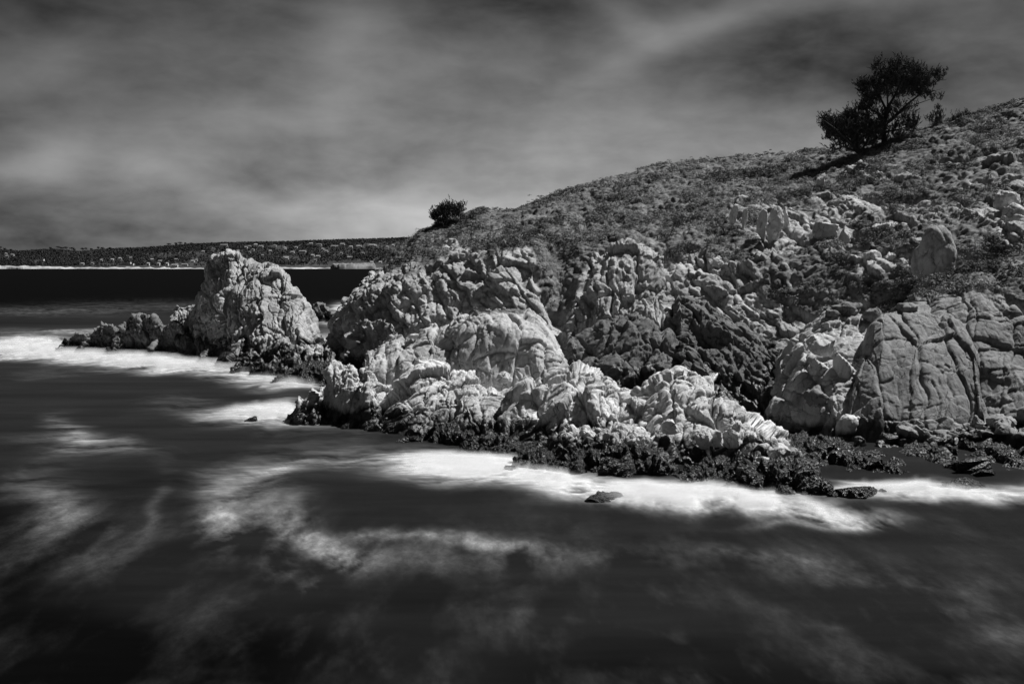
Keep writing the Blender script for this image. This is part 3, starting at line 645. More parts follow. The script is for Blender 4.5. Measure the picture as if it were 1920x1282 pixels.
P = np.concatenate([P, Pc2]); N = np.concatenate([N, np.tile([0, 0, 1.], (len(Pc2), 1))]); sz = np.concatenate([sz, rr_.uniform(.25, .5, len(Pc2))]); tn = np.concatenate([tn, tc_])
sc = scatter('coastal_scrub', P-N*.05, N, sz, tn, 30, .2, M_scrub, 5); tag(sc, 'low coastal scrub covering the upper slope of the headland', 'scrub', kind='stuff')
def weed_w(V, N, veg, weed):
    if weed: return ((V[:, 2] > .05)*(N[:, 2] > -.1)).astype(float)
    return ((V[:, 2] > 0)*(V[:, 2] < .9)*(V[:, 1] < 100)*.35).astype(float)
P, N = pick(weed_w, 10000, 4)
wd = scatter('seaweed', P, N, rng.uniform(.08, .22, len(P)), rng.uniform(0, 1, len(P))**2, 14, .13, M_weedleaf, 6, .5); tag(wd, 'dark glistening seaweed hanging on the tide-line rocks', 'seaweed', kind='stuff')

# ------------------------------------------------------------------ trees
def tube(pts, radii, seg=7):
    pts = np.array(pts, float); n = len(pts); V = []; Fc = []
    for i in range(n):
        t = pts[min(i+1, n-1)]-pts[max(i-1, 0)]; t /= max(np.linalg.norm(t), 1e-6)
        a = np.cross(t, (0.13, 1, .2)); a /= np.linalg.norm(a); c = np.cross(t, a)
        for k in range(seg):
            q = 2*math.pi*k/seg; V.append(pts[i]+radii[i]*(a*math.cos(q)+c*math.sin(q)))
    for i in range(n-1):
        for k in range(seg): Fc.append((i*seg+k, i*seg+(k+1) % seg, (i+1)*seg+(k+1) % seg, (i+1)*seg+k))
    return V, Fc
def pine(label, base, limbs, blobs, Y, ntip, tuft, seed, thick=.25, upright=.8, group=None, depth=.8, name='pine_tree'):
    """limbs: pixel polylines with radius; blobs: crown regions (u,v,ru,rv,weight)"""
    dv_ = 8 if Y > 165 else 11
    base = (base[0], base[1]+dv_); limbs = [[(a_, b_+dv_, c_, d_) for a_, b_, c_, d_ in L] for L in limbs]; blobs = [(q[0], q[1]+dv_, q[2], q[3], q[4]) for q in blobs]
    r = np.random.default_rng(seed); px = Y/F; org = at(base[0], base[1], Y)
    root = empty(name, org); tag(root, label, 'tree', group)
    VV = []; FF = []; nodes = []
    def addtube(p, rad, seg=6):
        V, Fc = tube(p, rad, seg); o = len(VV); VV.extend(V); FF.extend([tuple(i+o for i in f) for f in Fc])
    for L in limbs:
        pts = np.array([at(u, v, Y+dy) for u, v, dy, rr in L]); rr = [q[3] for q in L]
        n = max(8, int(np.linalg.norm(np.diff(pts, axis=0), axis=1).sum()/.35)); t = np.linspace(0, len(pts)-1, n)
        p = catmull(pts, t); p += fbm(p*.8, 2, seed)[:, None]*.15*np.array([1, 1, .5]); ra = np.interp(t, range(len(rr)), rr)
        addtube(p, ra, 8); nodes += list(p)
    W = np.array([q[4] for q in blobs], float); W /= W.sum(); tips = []
    for k in range(ntip):
        q = blobs[r.choice(len(blobs), p=W)]; d = r.normal(size=3); d /= np.linalg.norm(d); d *= r.uniform(.15, 1)**.4
        c = at(q[0]+d[0]*q[2], q[1]-d[2]*q[3], Y); c[1] += d[1]*q[2]*px*depth; tips.append(c)
    tips = np.array(tips); nodes = np.array(nodes)
    order = np.argsort([np.min(np.linalg.norm(nodes-t, axis=1)) for t in tips])
    Tc = []; Td = []
    for i in order:
        t = tips[i]; dd = np.linalg.norm(nodes-t, axis=1)+np.maximum(nodes[:, 2]-t[2], 0)*.8; j = np.argmin(dd); s = nodes[j]
        m = max(2, int(np.linalg.norm(t-s)/.4)); f = np.linspace(0, 1, m+1)[:, None]; p = s+(t-s)*f; p[:, 2] -= np.sin(f[:, 0]*math.pi)*.12*np.linalg.norm(t-s)
        rr = .016+.012*np.linalg.norm(t-s); addtube(p, np.linspace(rr, .01, m+1), 4); nodes = np.vstack([nodes, p[1:]])
        dr = t-p[-2]; dr /= max(np.linalg.norm(dr), 1e-6); dr[2] += upright; dr /= np.linalg.norm(dr); Tc.append(t); Td.append(dr)
        for e in range(2):
            o_ = r.normal(size=3)*tuft*.8; o_[2] = abs(o_[2])*1.3; Tc.append(t+o_); Td.append((dr+r.normal(size=3)*.35))
            addtube(np.array([t-dr*.1, t+o_]), [.012, .008], 3)
    tr = mesh_obj('trunk', np.array(VV)-org, np.array(FF), M_bark, root)
    Tc = np.array(Tc)-org; Td = np.array(Td); Td /= np.linalg.norm(Td, axis=1, keepdims=True); n = len(Tc); K = 34
    s = r.uniform(0, 1, (n, K, 1)); ln = tuft*r.uniform(.8, 1.5, (n, 1, 1))
    ax = Td[:, None]*np.ones((n, K, 1)); rad = r.normal(size=(n, K, 3)); rad -= ax*np.sum(rad*ax, -1, keepdims=True); rad /= np.linalg.norm(rad, axis=-1, keepdims=True)
    A = Tc[:, None]+ax*(s-.45)*ln*1.5; nd = ax*.9+rad*.75; nd /= np.linalg.norm(nd, axis=-1, keepdims=True); NL = tuft*.55*r.uniform(.7, 1.2, (n, K, 1))
    sd = np.cross(nd, rad+r.normal(size=rad.shape)*.6); sd /= np.linalg.norm(sd, axis=-1, keepdims=True); wdt = tuft*.075
    V = np.stack([A-sd*wdt, A+sd*wdt, A+nd*NL], 2).reshape(-1, 3)
    T = np.clip(np.repeat(r.uniform(0, 1, n), K*3)*.7+np.repeat(r.uniform(0, .3, n*K), 3), 0, 1)
    mesh_obj('crown', V, np.arange(len(V)).reshape(-1, 3), M_needle, root, False, {'tone': T})
    return root
Yt = 160
pine('wide-crowned dark pine leaning right on the crest of the headland', (1655, 262), [
  [(1657,268,0,.42),(1657,240,0,.36),(1658,222,0,.32),(1662,205,0,.28),(1665,190,0,.22),(1682,160,.5,.14),(1688,135,.5,.08),(1690,115,0,.04)],
  [(1660,222,0,.26),(1680,206,-.8,.22),(1700,186,-1,.17),(1722,168,-1,.11),(1745,148,0,.07),(1765,130,.4,.03)],
  [(1662,196,0,.2),(1652,176,.6,.15),(1640,155,1,.1),(1622,140,1,.05),(1610,145,1,.03)],
  [(1658,215,0,.16),(1645,200,-1,.12),(1628,192,-1.4,.08),(1615,180,-1.5,.04)],
  [(1664,190,0,.14),(1664,160,-1.2,.1),(1655,125,-1,.05),(1650,112,-1,.02)],
  [(1690,195,-1,.09),(1720,184,-1,.06),(1745,175,-.5,.04),(1765,165,0,.02)],
  [(1722,168,-1,.07),(1740,163,-1,.05),(1768,155,0,.02)],
  [(1656,240,0,.2),(1640,236,1,.14),(1615,232,1,.08),(1590,225,1,.04)],
  [(1658,236,0,.15),(1685,232,-1,.1),(1710,222,-1,.05),(1722,212,-1,.03)]],
  [(1690,133,44,18,4), (1735,138,30,15,2.4), (1655,142,26,20,2), (1635,160,24,20,2.2), (1680,155,42,18,3), (1712,152,32,14,2), (1725,165,24,7,.8), (1748,173,18,4,.35), (1762,128,12,8,.5), (1615,152,10,12,.6), (1633,178,18,10,.9), (1622,192,18,8,.8), (1690,112,26,8,1.), (1648,118,10,12,.5), (1716,118,18,8,.6),
   (1606,208,26,10,.9), (1690,228,30,10,1.1), (1710,218,14,12,.7), (1640, 212, 28, 18, 1.8), (1672, 205, 26, 14, 1.0), (1690, 190, 30, 12, .7), (1660,245,30,12,.8)], Yt, 1150, .42, 31)
pine('low spreading dark pine below and left of the wide-crowned pine', (1606, 274), [
  [(1612,278,0,.3),(1598,262,-1,.22),(1582,245,-1.5,.15),(1562,228,-2,.08),(1545,215,-2,.04)],
  [(1606,272,0,.2),(1590,268,-1,.12),(1570,260,-1,.06),(1555,262,-1,.03)],
  [(1610,276,0,.25),(1608,250,-.5,.18),(1600,225,-.5,.1),(1590,205,-.5,.04)],
  [(1612,276,0,.22),(1625,255,0,.15),(1635,232,0,.08),(1640,215,0,.04)]],
  [(1562,222,24,11,2), (1580,232,34,16,3.2), (1610,232,34,18,3.2), (1640,235,28,18,2.4), (1590,252,28,12,2), (1560,243,16,9,.8), (1565,266,14,4,.35), (1620,258,24,10,1.2), (1545,214,8,8,.5), (1597,208,14,8,.6), (1580,208,7,10,.3)], Yt-2.5, 700, .42, 32)
pine('young bushy pine standing right of the wide-crowned pine', (1757, 222), [[(1757,228,0,.12),(1757,212,0,.08),(1758,190,0,.03)], [(1757,222,0,.06),(1742,212,0,.02)], [(1757,222,0,.06),(1768,205,0,.02)]],
  [(1757,212,14,10,2), (1758,197,7,10,1), (1742,212,8,6,.6), (1768,204,6,8,.5)], Yt-1, 70, .27, 33, upright=1.6, name='pine_sapling')
for i, (u, v, h_, lab) in enumerate([(1788, 216, 10, 'tiny pine shoot on the crest right of the young bushy pine'), (1810, 212, 16, 'pine shoot farther up the crest, rightmost of the saplings'), (1798, 214, 12, 'middle pine shoot between two others on the crest')]):
    pine(lab, (u, v), [[(u, v+5, 0, .07), (u+1, v-h_*.3, 0, .05), (u+3, v-h_, 0, .02)]], [(u+1, v-h_*.4, 5, h_*.55, 1)], Yt-3, 16, .24, 40+i, upright=1.6, name='pine_sapling')
pine('rounded wind-cut pine on the low shoulder of the headland', (838, 432), [[(832,436,0,.2),(834,420,0,.16),(838,402,0,.1),(846,384,0,.04)], [(834,422,0,.1),(824,405,0,.07),(816,392,0,.03)], [(836,415,0,.1),(852,402,0,.06),(866,384,0,.03)], [(832,430,0,.08),(824,420,0,.04)]],
  [(838,390,24,12,4), (826,398,17,13,3), (850,388,18,11,2.4), (815,398,6,10,.8), (864,382,7,7,.6), (832,412,16,8,1.2), (820,420,6,6,.3), (843,420,10,8,.6), (838,378,20,6,.6)], 168, 300, .38, 51, upright=1.3)
pine('low bushy pine just right of the rounded wind-cut pine', (868, 424), [[(866,430,0,.12),(868,415,0,.08),(872,400,0,.03)], [(866,426,0,.08),(882,412,0,.04),(886,395,0,.02)], [(864,426,0,.07),(854,412,0,.03)]],
  [(866,412,15,9,3), (882,408,8,9,1.2), (855,416,9,8,1.2), (886,396,2.5,9,.4), (869,397,3,8,.35), (877,418,10,6,.6)], 168, 100, .34, 52, upright=1.5)

# ================================================================== FAR SHORE
YS = 3250.
sky_pts = [(-700, 478), (-300, 476), (0, 471), (40, 474), (100, 470), (150, 475), (200, 470), (280, 467), (340, 462), (380, 460), (420, 458), (540, 456), (620, 453), (700, 451), (760, 449), (800, 446), (900, 442), (1200, 436), (1800, 436), (2400, 440)]
su = [p[0] for p in sky_pts]; sv = [p[1] for p in sky_pts]
us = np.linspace(-700, 2400, 400); ts = np.array([0, .004, .012, .03, .06, .12, .2, .3, .4, .5, .6, .7, .8, .9, 1., 1.1, 1.3])
yy = YS+ts*1000
ctop = H+(495.2-np.interp(us, su, sv))/F*(YS+1000)
prof = np.array([-.5, .8, 2.5, 5, 8, 12, 18, 28, 40, 53, 66, 78, 88, 96, 100, 97, 85])/100.
G = np.zeros((len(us), len(ts), 3))
coast = fbm(np.stack([us*.02, us*0, us*0], -1), 3, 8)*60
for j in range(len(ts)):
    G[:, j, 1] = yy[j]+coast*(1-min(1, ts[j]*2)); G[:, j, 0] = (us-CX)/F*G[:, j, 1]; G[:, j, 2] = prof[j]*ctop
    if j < 4: G[:, j, 2] = [-1, 2.5, 5.5, 8][j]
    elif j < len(ts)-2: G[:, j, 2] += vnoise(np.stack([us*.03, us*0+j*.7, us*0], -1), 4)*ctop*.10*(1-ts[j])
G[:, :, 2] = np.maximum(G[:, :, 2], -1)
land = mesh_obj('far_hills', G.reshape(-1, 3), grid_faces(*G.shape[:2]), M_land, attrs=None); tag(land, kind='structure')
def land_z(u, t):
    j = np.interp(t, ts, np.arange(len(ts))); i = np.interp(u, us, np.arange(len(us)))
    i0 = np.clip(i.astype(int), 0, len(us)-2); j0 = np.clip(j.astype(int), 0, len(ts)-2); fi = (i-i0)[:, None]; fj = (j-j0)[:, None]
    return (G[i0, j0]*(1-fi)+G[i0+1, j0]*fi)*(1-fj)+(G[i0, j0+1]*(1-fi)+G[i0+1, j0+1]*fi)*fj
# beach: pale sand and low sea cliffs
bu = np.linspace(-700, 1500, 500); bh = np.interp(bu, [-700, 0, 60, 110, 150, 200, 260, 330, 400, 520, 590, 625, 630, 700, 712, 730, 1500], [6, 8.5, 8, 5, 2.6, 4, 4.5, 3.6, 3, 4.5, 3.5, 3.5, 3.5, 3.5, 3, 4, 4])
bh = bh+fbm(np.stack([bu*.12, bu*0, bu*0], -1), 3, 12)*4.0
cst = np.interp(bu, us, coast)
rowsb = []
for dy, hz in ((-14, -.5), (-8, .5), (0, .75), (6, 1.0), (40, 1.04)):
    Yb = YS+cst+dy; rowsb.append(np.stack([(bu-CX)/F*Yb, Yb, (np.maximum(bh, .6)*hz if hz > 0 else bu*0-1.)+.2], -1))
Gb = np.swapaxes(np.array(rowsb), 0, 1)
tag(mesh_obj('far_beach', Gb.reshape(-1, 3), grid_faces(*Gb.shape[:2]), M_sand, smooth=False), kind='structure')
fu = np.linspace(622, 706, 60); rf = []
cf = np.interp(fu, us, coast)
edge = np.clip(np.minimum(fu-621, 707-fu)/4, 0, 1)
for dy, hz in ((-24, -1), (-18, 6.), (-8, 13), (30, 15.5), (140, 17)):
    Yb = YS+cf+dy; rf.append(np.stack([(fu-CX)/F*Yb, Yb, np.where(edge > 0, hz*edge, -1)+(vnoise(np.stack([fu*.3, fu*0+dy, fu*0], -1), 3)*3 if hz > 0 else 0)], -1))
Gf = np.swapaxes(np.array(rf), 0, 1); tag(mesh_obj('far_bluff', Gf.reshape(-1, 3), grid_faces(*Gf.shape[:2]), M_field, smooth=False), kind='structure')
# trees one can tell apart on the far skyline at the left
r = np.random.default_rng(13); FT = [(3, 24), (12, 18), (24, 15), (98, 18), (112, 24), (119, 22), (127, 26), (137, 26), (143, 20), (158, 24), (164, 24), (174, 18), (187, 22), (194, 18), (208, 16), (318, 20), (333, 20), (340, 22), (350, 18), (360, 16)]
for i, (u, hm) in enumerate(FT):
    hm *= .8
    p = land_z(np.array([float(u)]), np.array([.93]))[0]; root = empty('pine_tree', p)
    tag(root, ('tall' if hm > 21 else 'short')+' pine on the far skyline '+('at the left edge' if u < 50 else 'above the white beach house' if u < 215 else 'just left of the sea stack'), 'tree', 'single pines on the far skyline')
    V, Fc = tube([(0, 0, 0), (0, 0, hm*.6), (1, 0, hm)], [.8, .6, .3], 5); mesh_obj('trunk', np.array(V), np.array(Fc), M_bark, root)
    K = 70; D = r.normal(size=(K, 3)); D /= np.linalg.norm(D, axis=1, keepdims=True); wd_ = hm*r.uniform(.35, .6)
    C = D*np.array([wd_, wd_, hm*.2])*r.uniform(.4, 1, (K, 1))+np.array([r.uniform(-2, 2), 0, hm*.85]); A = r.normal(size=(K, 3)); A /= np.linalg.norm(A, axis=1, keepdims=True); Bq = np.cross(A, D)
    V = np.stack([C-A*2., C+A+Bq*2., C+A-Bq*2.], 1).reshape(-1, 3); mesh_obj('crown', V, np.arange(len(V)).reshape(-1, 3), M_forest, root, False, {'tone': np.full(len(V), .1)})
def boxm(x0, x1, y0, y1, z0, z1):
    V = [(x, y, z) for z in (z0, z1) for y in (y0, y1) for x in (x0, x1)]
    return V, [(0, 2, 3, 1), (4, 5, 7, 6), (0, 1, 5, 4), (2, 6, 7, 3), (0, 4, 6, 2), (1, 3, 7, 5)]
def house(u, v, wpx, label, kind='gable', hm=5., group=None, t=None):
    base_v = v+2.0
    if t is None:                        # find where on the slope this sight line lands
        tt = np.linspace(.03, .95, 60); zz = land_z(np.full(60, float(u)), tt); uu, vv = proj(zz); t = float(tt[np.argmin(np.abs(vv-base_v))])
    p = land_z(np.array([float(u)]), np.array([t]))[0]; p = at(u, base_v, p[1]-15); wx_ = wpx*.8*p[1]/F
    root = empty('house', p); tag(root, label, 'house', group)
    if kind == 'gable':
        V, Fc = boxm(-wx_/2, wx_/2, 0, 9, -6, hm); mesh_obj('wall', np.array(V), np.array(Fc), M_wall, root, False)
        V = [(-wx_/2-.6, -.8, hm+.01), (wx_/2+.6, -.8, hm+.01), (wx_/2+.6, 9.8, hm+.01), (-wx_/2-.6, 9.8, hm+.01), (-wx_/2-.6, 4.5, hm+2.8), (wx_/2+.6, 4.5, hm+2.8)]
        me = bpy.data.meshes.new('roof'); me.from_pydata(V, [], [(0, 1, 5, 4), (2, 3, 4, 5), (0, 4, 3), (1, 2, 5), (0, 3, 2, 1)]); me.materials.append(M_roof)
        o = bpy.data.objects.new('roof', me); COL.objects.link(o); o.parent = root
    else:
        V, Fc = boxm(-wx_/2, wx_/2, 0, 12, -4, hm*.7); mesh_obj('wall', np.array(V), np.array(Fc), M_wall, root, False)
        V, Fc = boxm(-wx_*.3, wx_*.3, 2, 11, hm*.7+.01, hm*1.5); mesh_obj('upper_storey', np.array(V), np.array(Fc), M_wall, root, False)
    nw = max(2, int(wx_/5))
    for k in range(min(nw, 6)):
        x = -wx_/2+(k+.5)*wx_/min(nw, 6); V, Fc = boxm(x-.8, x+.8, -.12, -.004, hm*.22, hm*.55); mesh_obj('window', np.array(V), np.array(Fc), M_glass, root, False)
house(76.5, 490, 20, 'long white stepped beach house on the sand at far left', 'flat', 7)
house(236, 495, 34, 'wide white terrace building on the far beach', 'flat', 6)
for u, lab in ((277.5, 'leftmost of the three small white gabled beach houses'), (297, 'middle one of the three small white gabled beach houses'), (313, 'rightmost of the three small white gabled beach houses')): house(u, 496, 5, lab, 'gable', 7)
HS = [(11,475,5),(23,477,6),(13,480,7),(154,494,7),(173,493,6),(327,497,14),(346,496,13),(361,489,7),(368,487,5),(381,471,6),(420,459,16),(461,463,6),(468,461,6),(474,467,5),(468,472,4),(479,458,7),(489,461,9),(507,470,7),(535,467,5),(492,478,5),(536,482,11),(583,456,8),(598,458,11),(534,464,5),(548,472,8),(567,471,15),(537,484,8),(586,478,7),(596,480,9),(625,461,9),(632,461,5),(642,457,9),(658,462,7),(673,461,11),(697,459,14),(704,460,5),(726,462,4),(737,459,5),(656,482,11),(697,491,6),(713,491,6),(725,490,5),(591,487,6),(210,486,6),(190,487,5),(225,484,7),(245,483,6),(400,466,6),(446,470,6),(300,489,9),(285,486,7),(330,486,8),(515,460,6),(555,463,6),(612,470,6),(640,474,6),(680,474,7),(605,466,5)]
for u, v, wp in HS: house(u, v, wp, ('wide low' if wp > 10 else 'small' if wp > 5 else 'tiny')+' far house '+('near the beach' if v > 482 else 'midway uphill' if v > 466 else 'high uphill')+(' left of the sea stack' if u < 375 else ' behind the sea stack' if u < 530 else ' right of the sea stack'), 'gable', 2.6+wp*.08, 'small pale houses on the far shore')

# forest that reads as one mass
r = np.random.default_rng(12); nT = 17000
r = np.random.default_rng(12); tu = r.uniform(-250, 820, nT); tt_ = r.beta(1.1, .9, nT)*.98+.03; Pt = land_z(tu, tt_)
low = tt_ < .12; hgt = r.uniform(7, 12, nT)*np.where(tt_ > .8, .9, 1)*np.where(low, .8, 1)
keep = ~((tt_ < .1) & (tu > 215) & (r.uniform(size=nT) < .75)) & ~((tu > 615) & (tu < 712) & (tt_ < .2))
clear = fbm(np.stack([tu*.02, tt_*6, tu*0], -1), 3, 44) > .16
keep &= ~(clear & (tt_ > .1) & (tt_ < .75) & (tu > 150) & (r.uniform(size=nT) < .7))
pu_, pv_ = proj(Pt)
for hu, hv, hw in HS+[(76, 490, 22), (236, 495, 36), (277, 496, 7), (297, 496, 7), (313, 496, 7)]:
    keep &= ~((np.abs(pu_-hu) < hw*.42+1.5) & (pv_ > hv) & (pv_ < hv+7))
Pt = Pt[keep]; hgt = hgt[keep]; nT = len(Pt); K = 16
D = r.normal(size=(nT, K, 3)); D /= np.linalg.norm(D, axis=-1, keepdims=True)
C = Pt[:, None]+D*hgt[:, None, None]*np.array([.42, .42, .42])*r.uniform(.6, 1, (nT, K, 1))+np.array([0, 0, 1.])*hgt[:, None, None]*.55
A = r.normal(size=(nT, K, 3)); A /= np.linalg.norm(A, axis=-1, keepdims=True); Bq = np.cross(A, D); L = hgt[:, None, None]*.22
V = np.stack([C-A*L, C+A*L*.3+Bq*L, C+A*L*.3-Bq*L], 2).reshape(-1, 3)
T = np.repeat(np.clip(r.uniform(0, .5, nT)+np.clip(vnoise(Pt*.004, 5), -.2, .5), 0, 1), K*3)
tag(mesh_obj('far_forest', V, np.arange(len(V)).reshape(-1, 3), M_forest, smooth=False, attrs={'tone': T}), 'dark conifer forest covering the hills of the far shore', 'forest', kind='stuff')
# ================================================================== SEA
foam = [ # u, v, ru, rv, amount, tilt   (surf against the rocks, drifting foam farther out)
 (120, 655, 150, 17, 1.2, .04), (60, 660, 120, 13, .6, 0), (260, 680, 190, 15, 1.25, .10), (400, 690, 90, 12, .9, .08), (210, 665, 150, 12, .8, .06), (160, 622, 60, 5, .45, 0), (60, 640, 70, 10, .25, 0),
 (560, 722, 80, 8, .75, .03), (500, 712, 70, 8, .35, 0),
 (500, 780, 62, 15, 1.5, -.06), (450, 785, 70, 12, .6, 0), (545, 768, 26, 16, .6, 0), (390, 780, 80, 9, .25, 0),
 (650, 576, 34, 9, 1.2, -.2), (625, 640, 40, 22, .6, 0), (630, 602, 30, 8, .7, 0), (350, 575, 250, 12, .12, 0), (60, 585, 200, 10, .14, 0), (60, 622, 120, 6, .14, 0),
 (860, 875, 110, 21, 1.5, .03), (925, 878, 50, 24, .8, 0), (790, 870, 60, 12, .35, 0), (900, 905, 120, 10, .35, .05),
 (1060, 906, 130, 19, 1.0, .05), (1160, 926, 130, 20, 1.2, .04), (1240, 918, 120, 20, .6, 0), (1000, 898, 60, 16, .7, 0), (1330, 928, 110, 20, .9, .08), (1450, 950, 110, 20, .9, .06), (1580, 970, 110, 14, .55, .05), (1560, 985, 120, 6, .25, -.03),
 (1680, 922, 130, 14, .75, .05), (1790, 935, 130, 14, .95, .06), (1640, 905, 60, 6, .55, .1), (1890, 925, 60, 20, .55, 0), (1740, 915, 60, 12, .4, 0), (1900, 905, 80, 8, .3, 0),
 (115, 812, 26, 28, .34, 0), (150, 838, 90, 14, .36, .05), (230, 852, 40, 8, .2, 0), (90, 950, 60, 60, .22, 0), (140, 985, 50, 16, .14, .4), (85, 925, 26, 30, .12, 0), (290, 940, 14, 50, .12, 0),
 (450, 895, 70, 22, .34, -.1), (520, 878, 45, 8, .25, -.1), (420, 975, 28, 32, .62, .3), (470, 930, 60, 26, .30, .2), (530, 960, 40, 50, .22, .3), (600, 1010, 60, 20, .42, .35), (640, 1040, 34, 12, .5, .2), (520, 1060, 26, 24, .26, 0), (580, 1095, 22, 14, .26, 0),
 (700, 994, 24, 8, .30, 0), (800, 1016, 80, 10, .28, .05), (900, 1022, 60, 9, .26, .06), (960, 1048, 50, 18, .34, .1), (780, 1060, 120, 22, .14, 0), (330, 760, 60, 10, .16, 0), (620, 800, 130, 14, .18, 0), (650, 852, 130, 22, .20, 0), (590, 868, 90, 12, .2, -.1), (340, 745, 50, 8, .1, 0),
 (230, 1050, 60, 26, .10, 0), (1080, 1050, 70, 16, .12, 0), (1300, 1045, 240, 20, .16, 0), (1450, 1040, 90, 10, .16, .1), (1250, 1110, 60, 20, .10, 0), (1700, 1090, 160, 14, .20, .06), (1700, 1140, 130, 16, .24, 0), (1880, 1190, 50, 18, .2, 0), (1560, 1170, 40, 8, .12, 0), (1250, 1142, 40, 5, .25, -.1), (1210, 1188, 60, 6, .18, .2), (1060, 1164, 60, 6, .14, .1), (1200, 1265, 200, 26, .08, 0), (1560, 1240, 300, 60, .07, 0),
 (1000, 1190, 70, 22, .14, .2), (620, 1200, 160, 40, .05, .3), (100, 700, 60, 12, .10, 0)]
rowsY = np.concatenate([[-60, -20, 5, 15], np.geomspace(22, 420, 620), np.geomspace(440, 9000, 50)])
kx = np.concatenate([np.linspace(-3, -.62, 14)[:-1], np.linspace(-.62, .62, 620), np.linspace(.62, 3, 14)[1:]])
XX = kx[None]*(np.maximum(rowsY, 0)[:, None]+14); YY = np.repeat(rowsY[:, None], len(kx), 1)
Pw = np.stack([XX, YY, 0*XX], -1).reshape(-1, 3)
def foam_at(P):
    fx = fbm(P*np.array([.22, .10, 1]), 3, 61, .5); fy = fbm(P*np.array([.22, .10, 1]), 3, 62, .5)
    Q = P+np.stack([fx*2.2, fy*6, fx*0], -1)*np.clip(P[:, 1:2]/90, .35, 2.)*.75
    ok = Q[:, 1] > 12; u, v = proj(np.where(ok[:, None], Q, [0, 12, 0])); f = np.zeros(len(P))
    for pu, pv, ru, rv, am, tl in foam:
        if pv > 740 and am < .65 and not (880 < pv < 1000 and pu > 950): ru *= 1.3; rv *= 1.3; am *= .55 if pu < 950 else .32
        else: am *= .86; rv *= .94
        c, s = math.cos(tl), math.sin(tl); du, dv = u-pu, v-pv; X = (du*c+dv*s)/ru; Y_ = (-du*s+dv*c)/rv
        f += am*np.exp(-(X*X+Y_*Y_))
    far = sstep(55, 75, P[:, 1])
    wis = fbm(Q*np.array([.22, .45, 1]), 5, 63, .6)*far+fbm(Q*np.array([.5, .18, 1]), 5, 65, .6)*(1-far)*1.5
    wis2 = fbm(Q*np.array([.9, 1.6, 1]), 4, 64, .6)*far+fbm(Q*np.array([1.8, .8, 1]), 4, 68, .65)*(1-far)
    return np.clip(f*(1+wis*1.2+wis2*.6)+(1-far)*.05*(wis+.3)*(f < 1), 0, 1.6)*ok
fm = foam_at(Pw)
swell = np.clip(1-np.abs(Pw[:, 1])/600, 0, 1)*(fbm(Pw*np.array([.05, .09, 1]), 3, 66)*.25)
Pz = Pw.copy(); Pz[:, 2] = swell*.5+np.clip(fm, 0, 1)*.12
def water_mat():
    m, b, bs = newmat('sea_water')
    pos = b.n('ShaderNodeNewGeometry').outputs['Position']
    fo = b.n('ShaderNodeAttribute', attribute_name='foam').outputs['Fac']
    yy_ = b.n('ShaderNodeSeparateXYZ'); b.put(yy_.inputs[0], pos)
    n1 = b.mix(b.ramp(yy_.outputs[1], 56, 72), b.noise(b.scalev(pos, 1.1, .5, 1), 2.4, 7, .72, .5), b.noise(b.scalev(pos, .25, .9, 1), 2.2, 6, .7, .3)); n2 = b.noise(b.scalev(pos, .05, .22, 1), 1., 4, .6)
    f = b.m('MULTIPLY', fo, b.m('ADD', .30, b.m('MULTIPLY', n1, 1.4)))
    d = b.m('POWER', b.m('MINIMUM', f, 1.0), 1.45, clamp=True)
    deep = b.ramp(n2, .3, .75, .0085, .0150)
    burn_fac = b.n('ShaderNodeAttribute', attribute_name='depth').outputs['Fac']; deep = b.m('MULTIPLY', deep, burn_fac)  # depth attribute holds the painted burn; dims colour here, sky reflection below
    bp = b.n('ShaderNodeBump'); bp.inputs['Strength'].default_value = .35; bp.inputs['Distance'].default_value = .2
    b.put(bp.inputs['Height'], b.m('ADD', b.noise(b.scalev(pos, .6, .8, 1), 1.1, 4, .6), b.m('MULTIPLY', n1, .3)))
    df = b.n('ShaderNodeBsdfDiffuse'); b.put(df.inputs['Color'], grey(b, b.mix(d, deep, .65)))
    gl = b.n('ShaderNodeBsdfGlossy'); gl.inputs['Roughness'].default_value = .32; gl.inputs['Color'].default_value = (.9, .9, .9, 1); b.put(gl.inputs['Normal'], bp.outputs[0])
    fr = b.n('ShaderNodeFresnel'); fr.inputs['IOR'].default_value = 1.12
    mx = b.n('ShaderNodeMixShader'); b.put(mx.inputs[0], b.m('MULTIPLY', b.m('MULTIPLY', b.m('MULTIPLY', fr.outputs[0], .16), burn_fac), b.m('SUBTRACT', 1.0, d)))
    m.node_tree.links.new(df.outputs[0], mx.inputs[1]); m.node_tree.links.new(gl.outputs[0], mx.inputs[2])
    m.node_tree.nodes.remove(bs); o = [q for q in m.node_tree.nodes if q.type == 'OUTPUT_MATERIAL'][0]; m.node_tree.links.new(mx.outputs[0], o.inputs[0])
    return m
edge_burn = np.ones(len(Pw))                   # darkroom burn painted into the water tone, far out and under the camera
edge_burn *= 1-.88*sstep(205, 340, Pw[:, 1]+fbm(Pw*np.array([.004, .02, 1]), 3, 67)*80)
edge_burn *= .22+.78*sstep(38, 56, Pw[:, 1]+fbm(Pw*.06, 4, 68)*26+np.clip(Pw[:, 0], -20, 14)*.9)
sea = mesh_obj('sea', Pz, grid_faces(len(rowsY), len(kx))[:, ::-1], water_mat(), attrs={'foam': fm, 'depth': edge_burn}); tag(sea, kind='structure')  # the depth attribute carries the painted darkening of the water

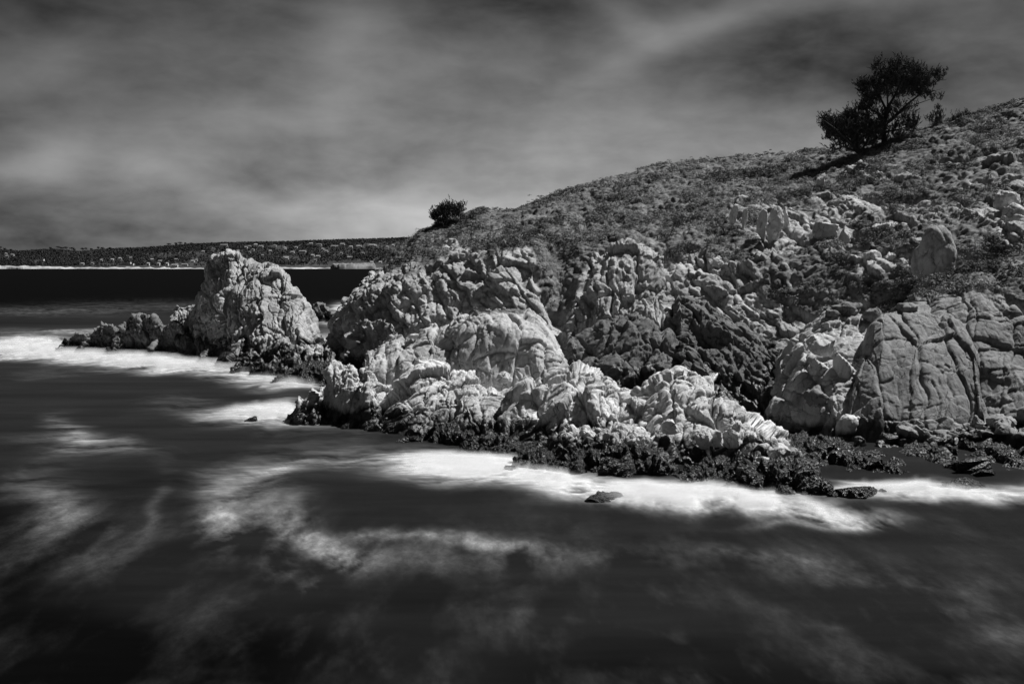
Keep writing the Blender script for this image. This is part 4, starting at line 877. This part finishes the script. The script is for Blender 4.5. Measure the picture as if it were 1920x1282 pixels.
# spray: surf blurred by time into a low white mist, real layers hanging just over the water
def spray_mat():
    m = bpy.data.materials.new('surf_mist'); m.use_nodes = True; nt = m.node_tree; nt.nodes.clear(); b = NB(nt)
    pos = b.n('ShaderNodeNewGeometry').outputs['Position']
    fo = b.n('ShaderNodeAttribute', attribute_name='mist').outputs['Fac']
    n1 = b.noise(b.scalev(pos, .35, 1.0, 1), 1.3, 5, .6, .3)
    a = b.m('MULTIPLY', fo, b.m('ADD', .35, b.m('MULTIPLY', n1, 1.2)), clamp=True)
    df = b.n('ShaderNodeBsdfDiffuse'); df.inputs[0].default_value = (.8, .8, .8, 1)
    tl = b.n('ShaderNodeBsdfTranslucent'); tl.inputs[0].default_value = (.8, .8, .8, 1)
    mx = b.n('ShaderNodeMixShader'); mx.inputs[0].default_value = .35; nt.links.new(df.outputs[0], mx.inputs[1]); nt.links.new(tl.outputs[0], mx.inputs[2])
    tr = b.n('ShaderNodeBsdfTransparent'); m2 = b.n('ShaderNodeMixShader'); b.put(m2.inputs[0], a); nt.links.new(tr.outputs[0], m2.inputs[1]); nt.links.new(mx.outputs[0], m2.inputs[2])
    o = b.n('ShaderNodeOutputMaterial'); nt.links.new(m2.outputs[0], o.inputs[0]); return m
M_mist = spray_mat()
r0 = np.searchsorted(rowsY, 58); r1 = np.searchsorted(rowsY, 290); c0 = 13; c1 = 13+620
sub = fm.reshape(len(rowsY), len(kx))[r0:r1:2, c0:c1:2]; Ps = Pw.reshape(len(rowsY), len(kx), 3)[r0:r1:2, c0:c1:2]
VA = []; FA = []; MA = []; off = 0
for li in range(7):
    h = .12+li*.09; mk = sstep(.36+li*.06, 1.1+li*.06, sub)*(.26-li*.02)
    V = Ps.reshape(-1, 3).copy(); hh = fbm(V*.25, 2, 77)*.25; V[:, 2] = h*np.clip(V[:, 1]/90, .8, 1.3)+hh*.5
    Fc = grid_faces(*sub.shape); mf = mk.ravel(); use = mf[Fc].max(1) > .004; Fc = Fc[use]
    VA.append(V); FA.append(Fc+off); MA.append(mf); off += len(V)
V = np.concatenate(VA); Fc = np.concatenate(FA); M_ = np.concatenate(MA); uq, inv = np.unique(Fc, return_inverse=True)
ms = mesh_obj('surf_mist', V[uq], inv.reshape(-1, 4), M_mist, attrs={'mist': M_[uq]}); tag(ms, 'white misty surf washing around the feet of the rocks', 'surf', kind='stuff')
print('verts', sum(len(o.data.vertices) for o in scene.objects if o.type == 'MESH'))


# look-alikes: say which one, counted along its own row
ORD = 'leftmost second third fourth fifth sixth seventh eighth ninth tenth eleventh twelfth thirteenth fourteenth fifteenth'.split()
bpy.context.view_layer.update()
same = {}
for o in scene.objects:
    if o.parent is None and o.get('label') and o.get('group'): same.setdefault(o['label'], []).append(o)
for lab, L in same.items():
    if len(L) > 1:
        L.sort(key=lambda o: float(proj(np.array(o.location[:]))[0]))
        for i, o in enumerate(L):
            if i < len(ORD): o['label'] = lab+(', leftmost of its kind' if i == 0 else ', rightmost of its kind' if i == len(L)-1 else ', '+ORD[i]+' from left')
